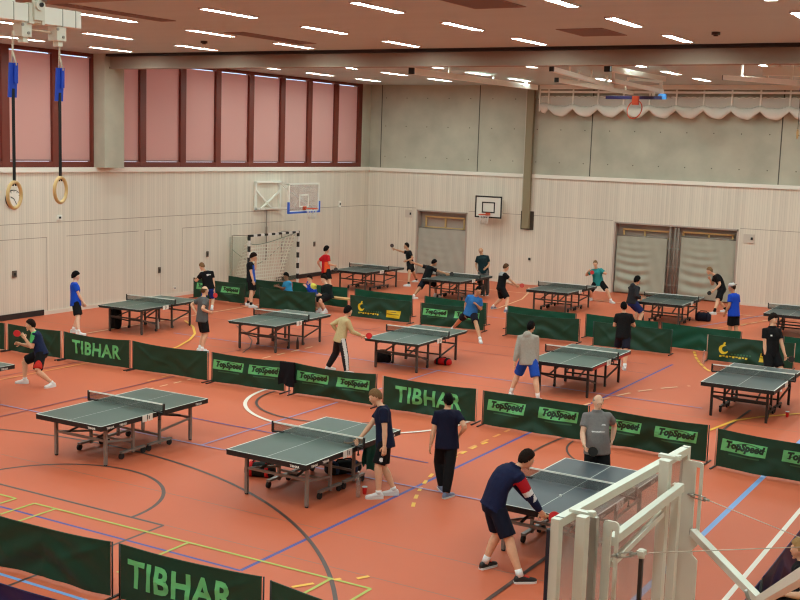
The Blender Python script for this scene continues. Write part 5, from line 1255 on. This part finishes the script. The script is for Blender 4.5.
# bench behind the far barriers
p = G(339, 313)
b = MB(); r = empty('gym_bench', (-22.1, 31.85, 0), math.radians(2), 'long wooden gym bench under the seated people', 'bench')
b = MB(); b.box((.3, 0, .42), (3.2, .3, .05)); b.build('seat', [TIMB], r)
for x in (-1.1, .3, 1.7):
    b = MB(); b.box((x, 0, .2), (.06, .26, .39)); b.box((x, 0, .02), (.07, .34, .04)); b.build('leg', [TIMB], r)
# spectator bench behind the navy barriers
p = G(803, 560, .95)
r = empty('gym_bench', (p.x+.05, p.y+.3, 0), math.radians(90), 'wooden bench behind the navy barrier at the right edge', 'bench')
b = MB(); b.box((0, 0, .42), (2.4, .34, .05)); b.build('seat', [TIMB], r)
for x in (-1.0, 1.0): b = MB(); b.box((x, 0, .2), (.06, .28, .4)); b.build('leg', [TIMB], r)
# wall clock, switches, detectors
p = WX(12.5, 199, XL)
r = empty('wall_clock', (XL, p.y, p.z), 0, 'round wall clock seen through the left gymnastic ring', 'clock')
b = MB(); b.disc((.03, 0, 0), (1, 0, 0), .27, .06, 36); b.build('case', [mat('clock_dark', (48, 44, 42), .5)], r)
b = MB(); b.disc((.062, 0, 0), (1, 0, 0), .25, .006, 36); dl = b.build('dial', [mat('clock_white', (232, 226, 214), .5)], r)
b = MB()
for k in range(12): t = 2*PI*k/12; b.bar((.067, math.sin(t)*.2, math.cos(t)*.2), (.067, math.sin(t)*.24, math.cos(t)*.24), .018, .004, 0, (1, 0, 0))
b.build('hour_marks', [BLK], dl)
for ln, a in ((.14, 300), (.2, 150)): b = MB(); t = math.radians(a); b.bar((.07, 0, 0), (.07, math.sin(t)*ln, math.cos(t)*ln), .02, .004, 0, (1, 0, 0)); b.build('hand', [BLK], dl)
PLT = mat('plate_bronze', (96, 82, 70), .5); WBOX = mat('box_white', (240, 236, 226), .5)
def wall_item(px, py, size, m, name, label, cat, wall='L', detail=None):
    p = WX(px, py, XL) if wall == 'L' else WY(px, py, YB)
    b = MB(); r = None
    if wall == 'L': b.box((.02, 0, 0), (.04, size[0], size[1]))
    else: b.box((0, -.02, 0), (size[0], .04, size[1]))
    r = tag(b.build(name, [m]), label, cat); r.location = p
    if detail:
        b = MB()
        if wall == 'L': b.box((.045, 0, 0), (.02, size[0]*.4, size[1]*.4))
        else: b.box((size[0]*.28, -.045, 0), (size[0]*.2, .02, size[1]*.3))
        b.build(detail, [BLK], r)
for px, py, lab in ((14, 274, 'dark door plate on the timber wall at the far left'), (159, 270, 'dark door plate above the far left table'), (207, 254, 'dark door plate above the player with a back logo'), (314, 244, 'dark door plate right of the handball goal')):
    wall_item(px, py, (.1 if px > 20 else .15, .2), PLT, 'door_plate', lab, 'door plate', 'L', 'latch')
wall_item(59, 217.5, (.2, .16), WBOX, 'motion_detector', 'white detector on the wall below the right ring', 'detector', 'L', 'lens')
wall_item(339.3, 204, (.16, .26), WBOX, 'motion_detector', 'white detector near the back corner of the left wall', 'detector', 'L', 'lens')
wall_item(174, 288, (.12, .1), WBOX, 'wall_socket', 'small white socket low on the wall by the far left table', 'socket', 'L', 'insert')
wall_item(749, 238.5, (.4, .32), mat('panel_pale', (206, 192, 178), .6), 'control_panel', 'pale control panel on the back wall right of the silver curtains', 'control panel', 'B', 'keyhole')
wall_item(409, 213.5, (.34, .34), mat('panel_pale', (206, 192, 178), .6), 'control_panel', 'pale control panel on the back wall left of the grey curtain', 'control panel', 'B', 'keyhole')
wall_item(529.5, 259, (.09, .1), BLK, 'key_switch', 'small black key switch on the back wall under the tall post', 'switch', 'B', 'button')
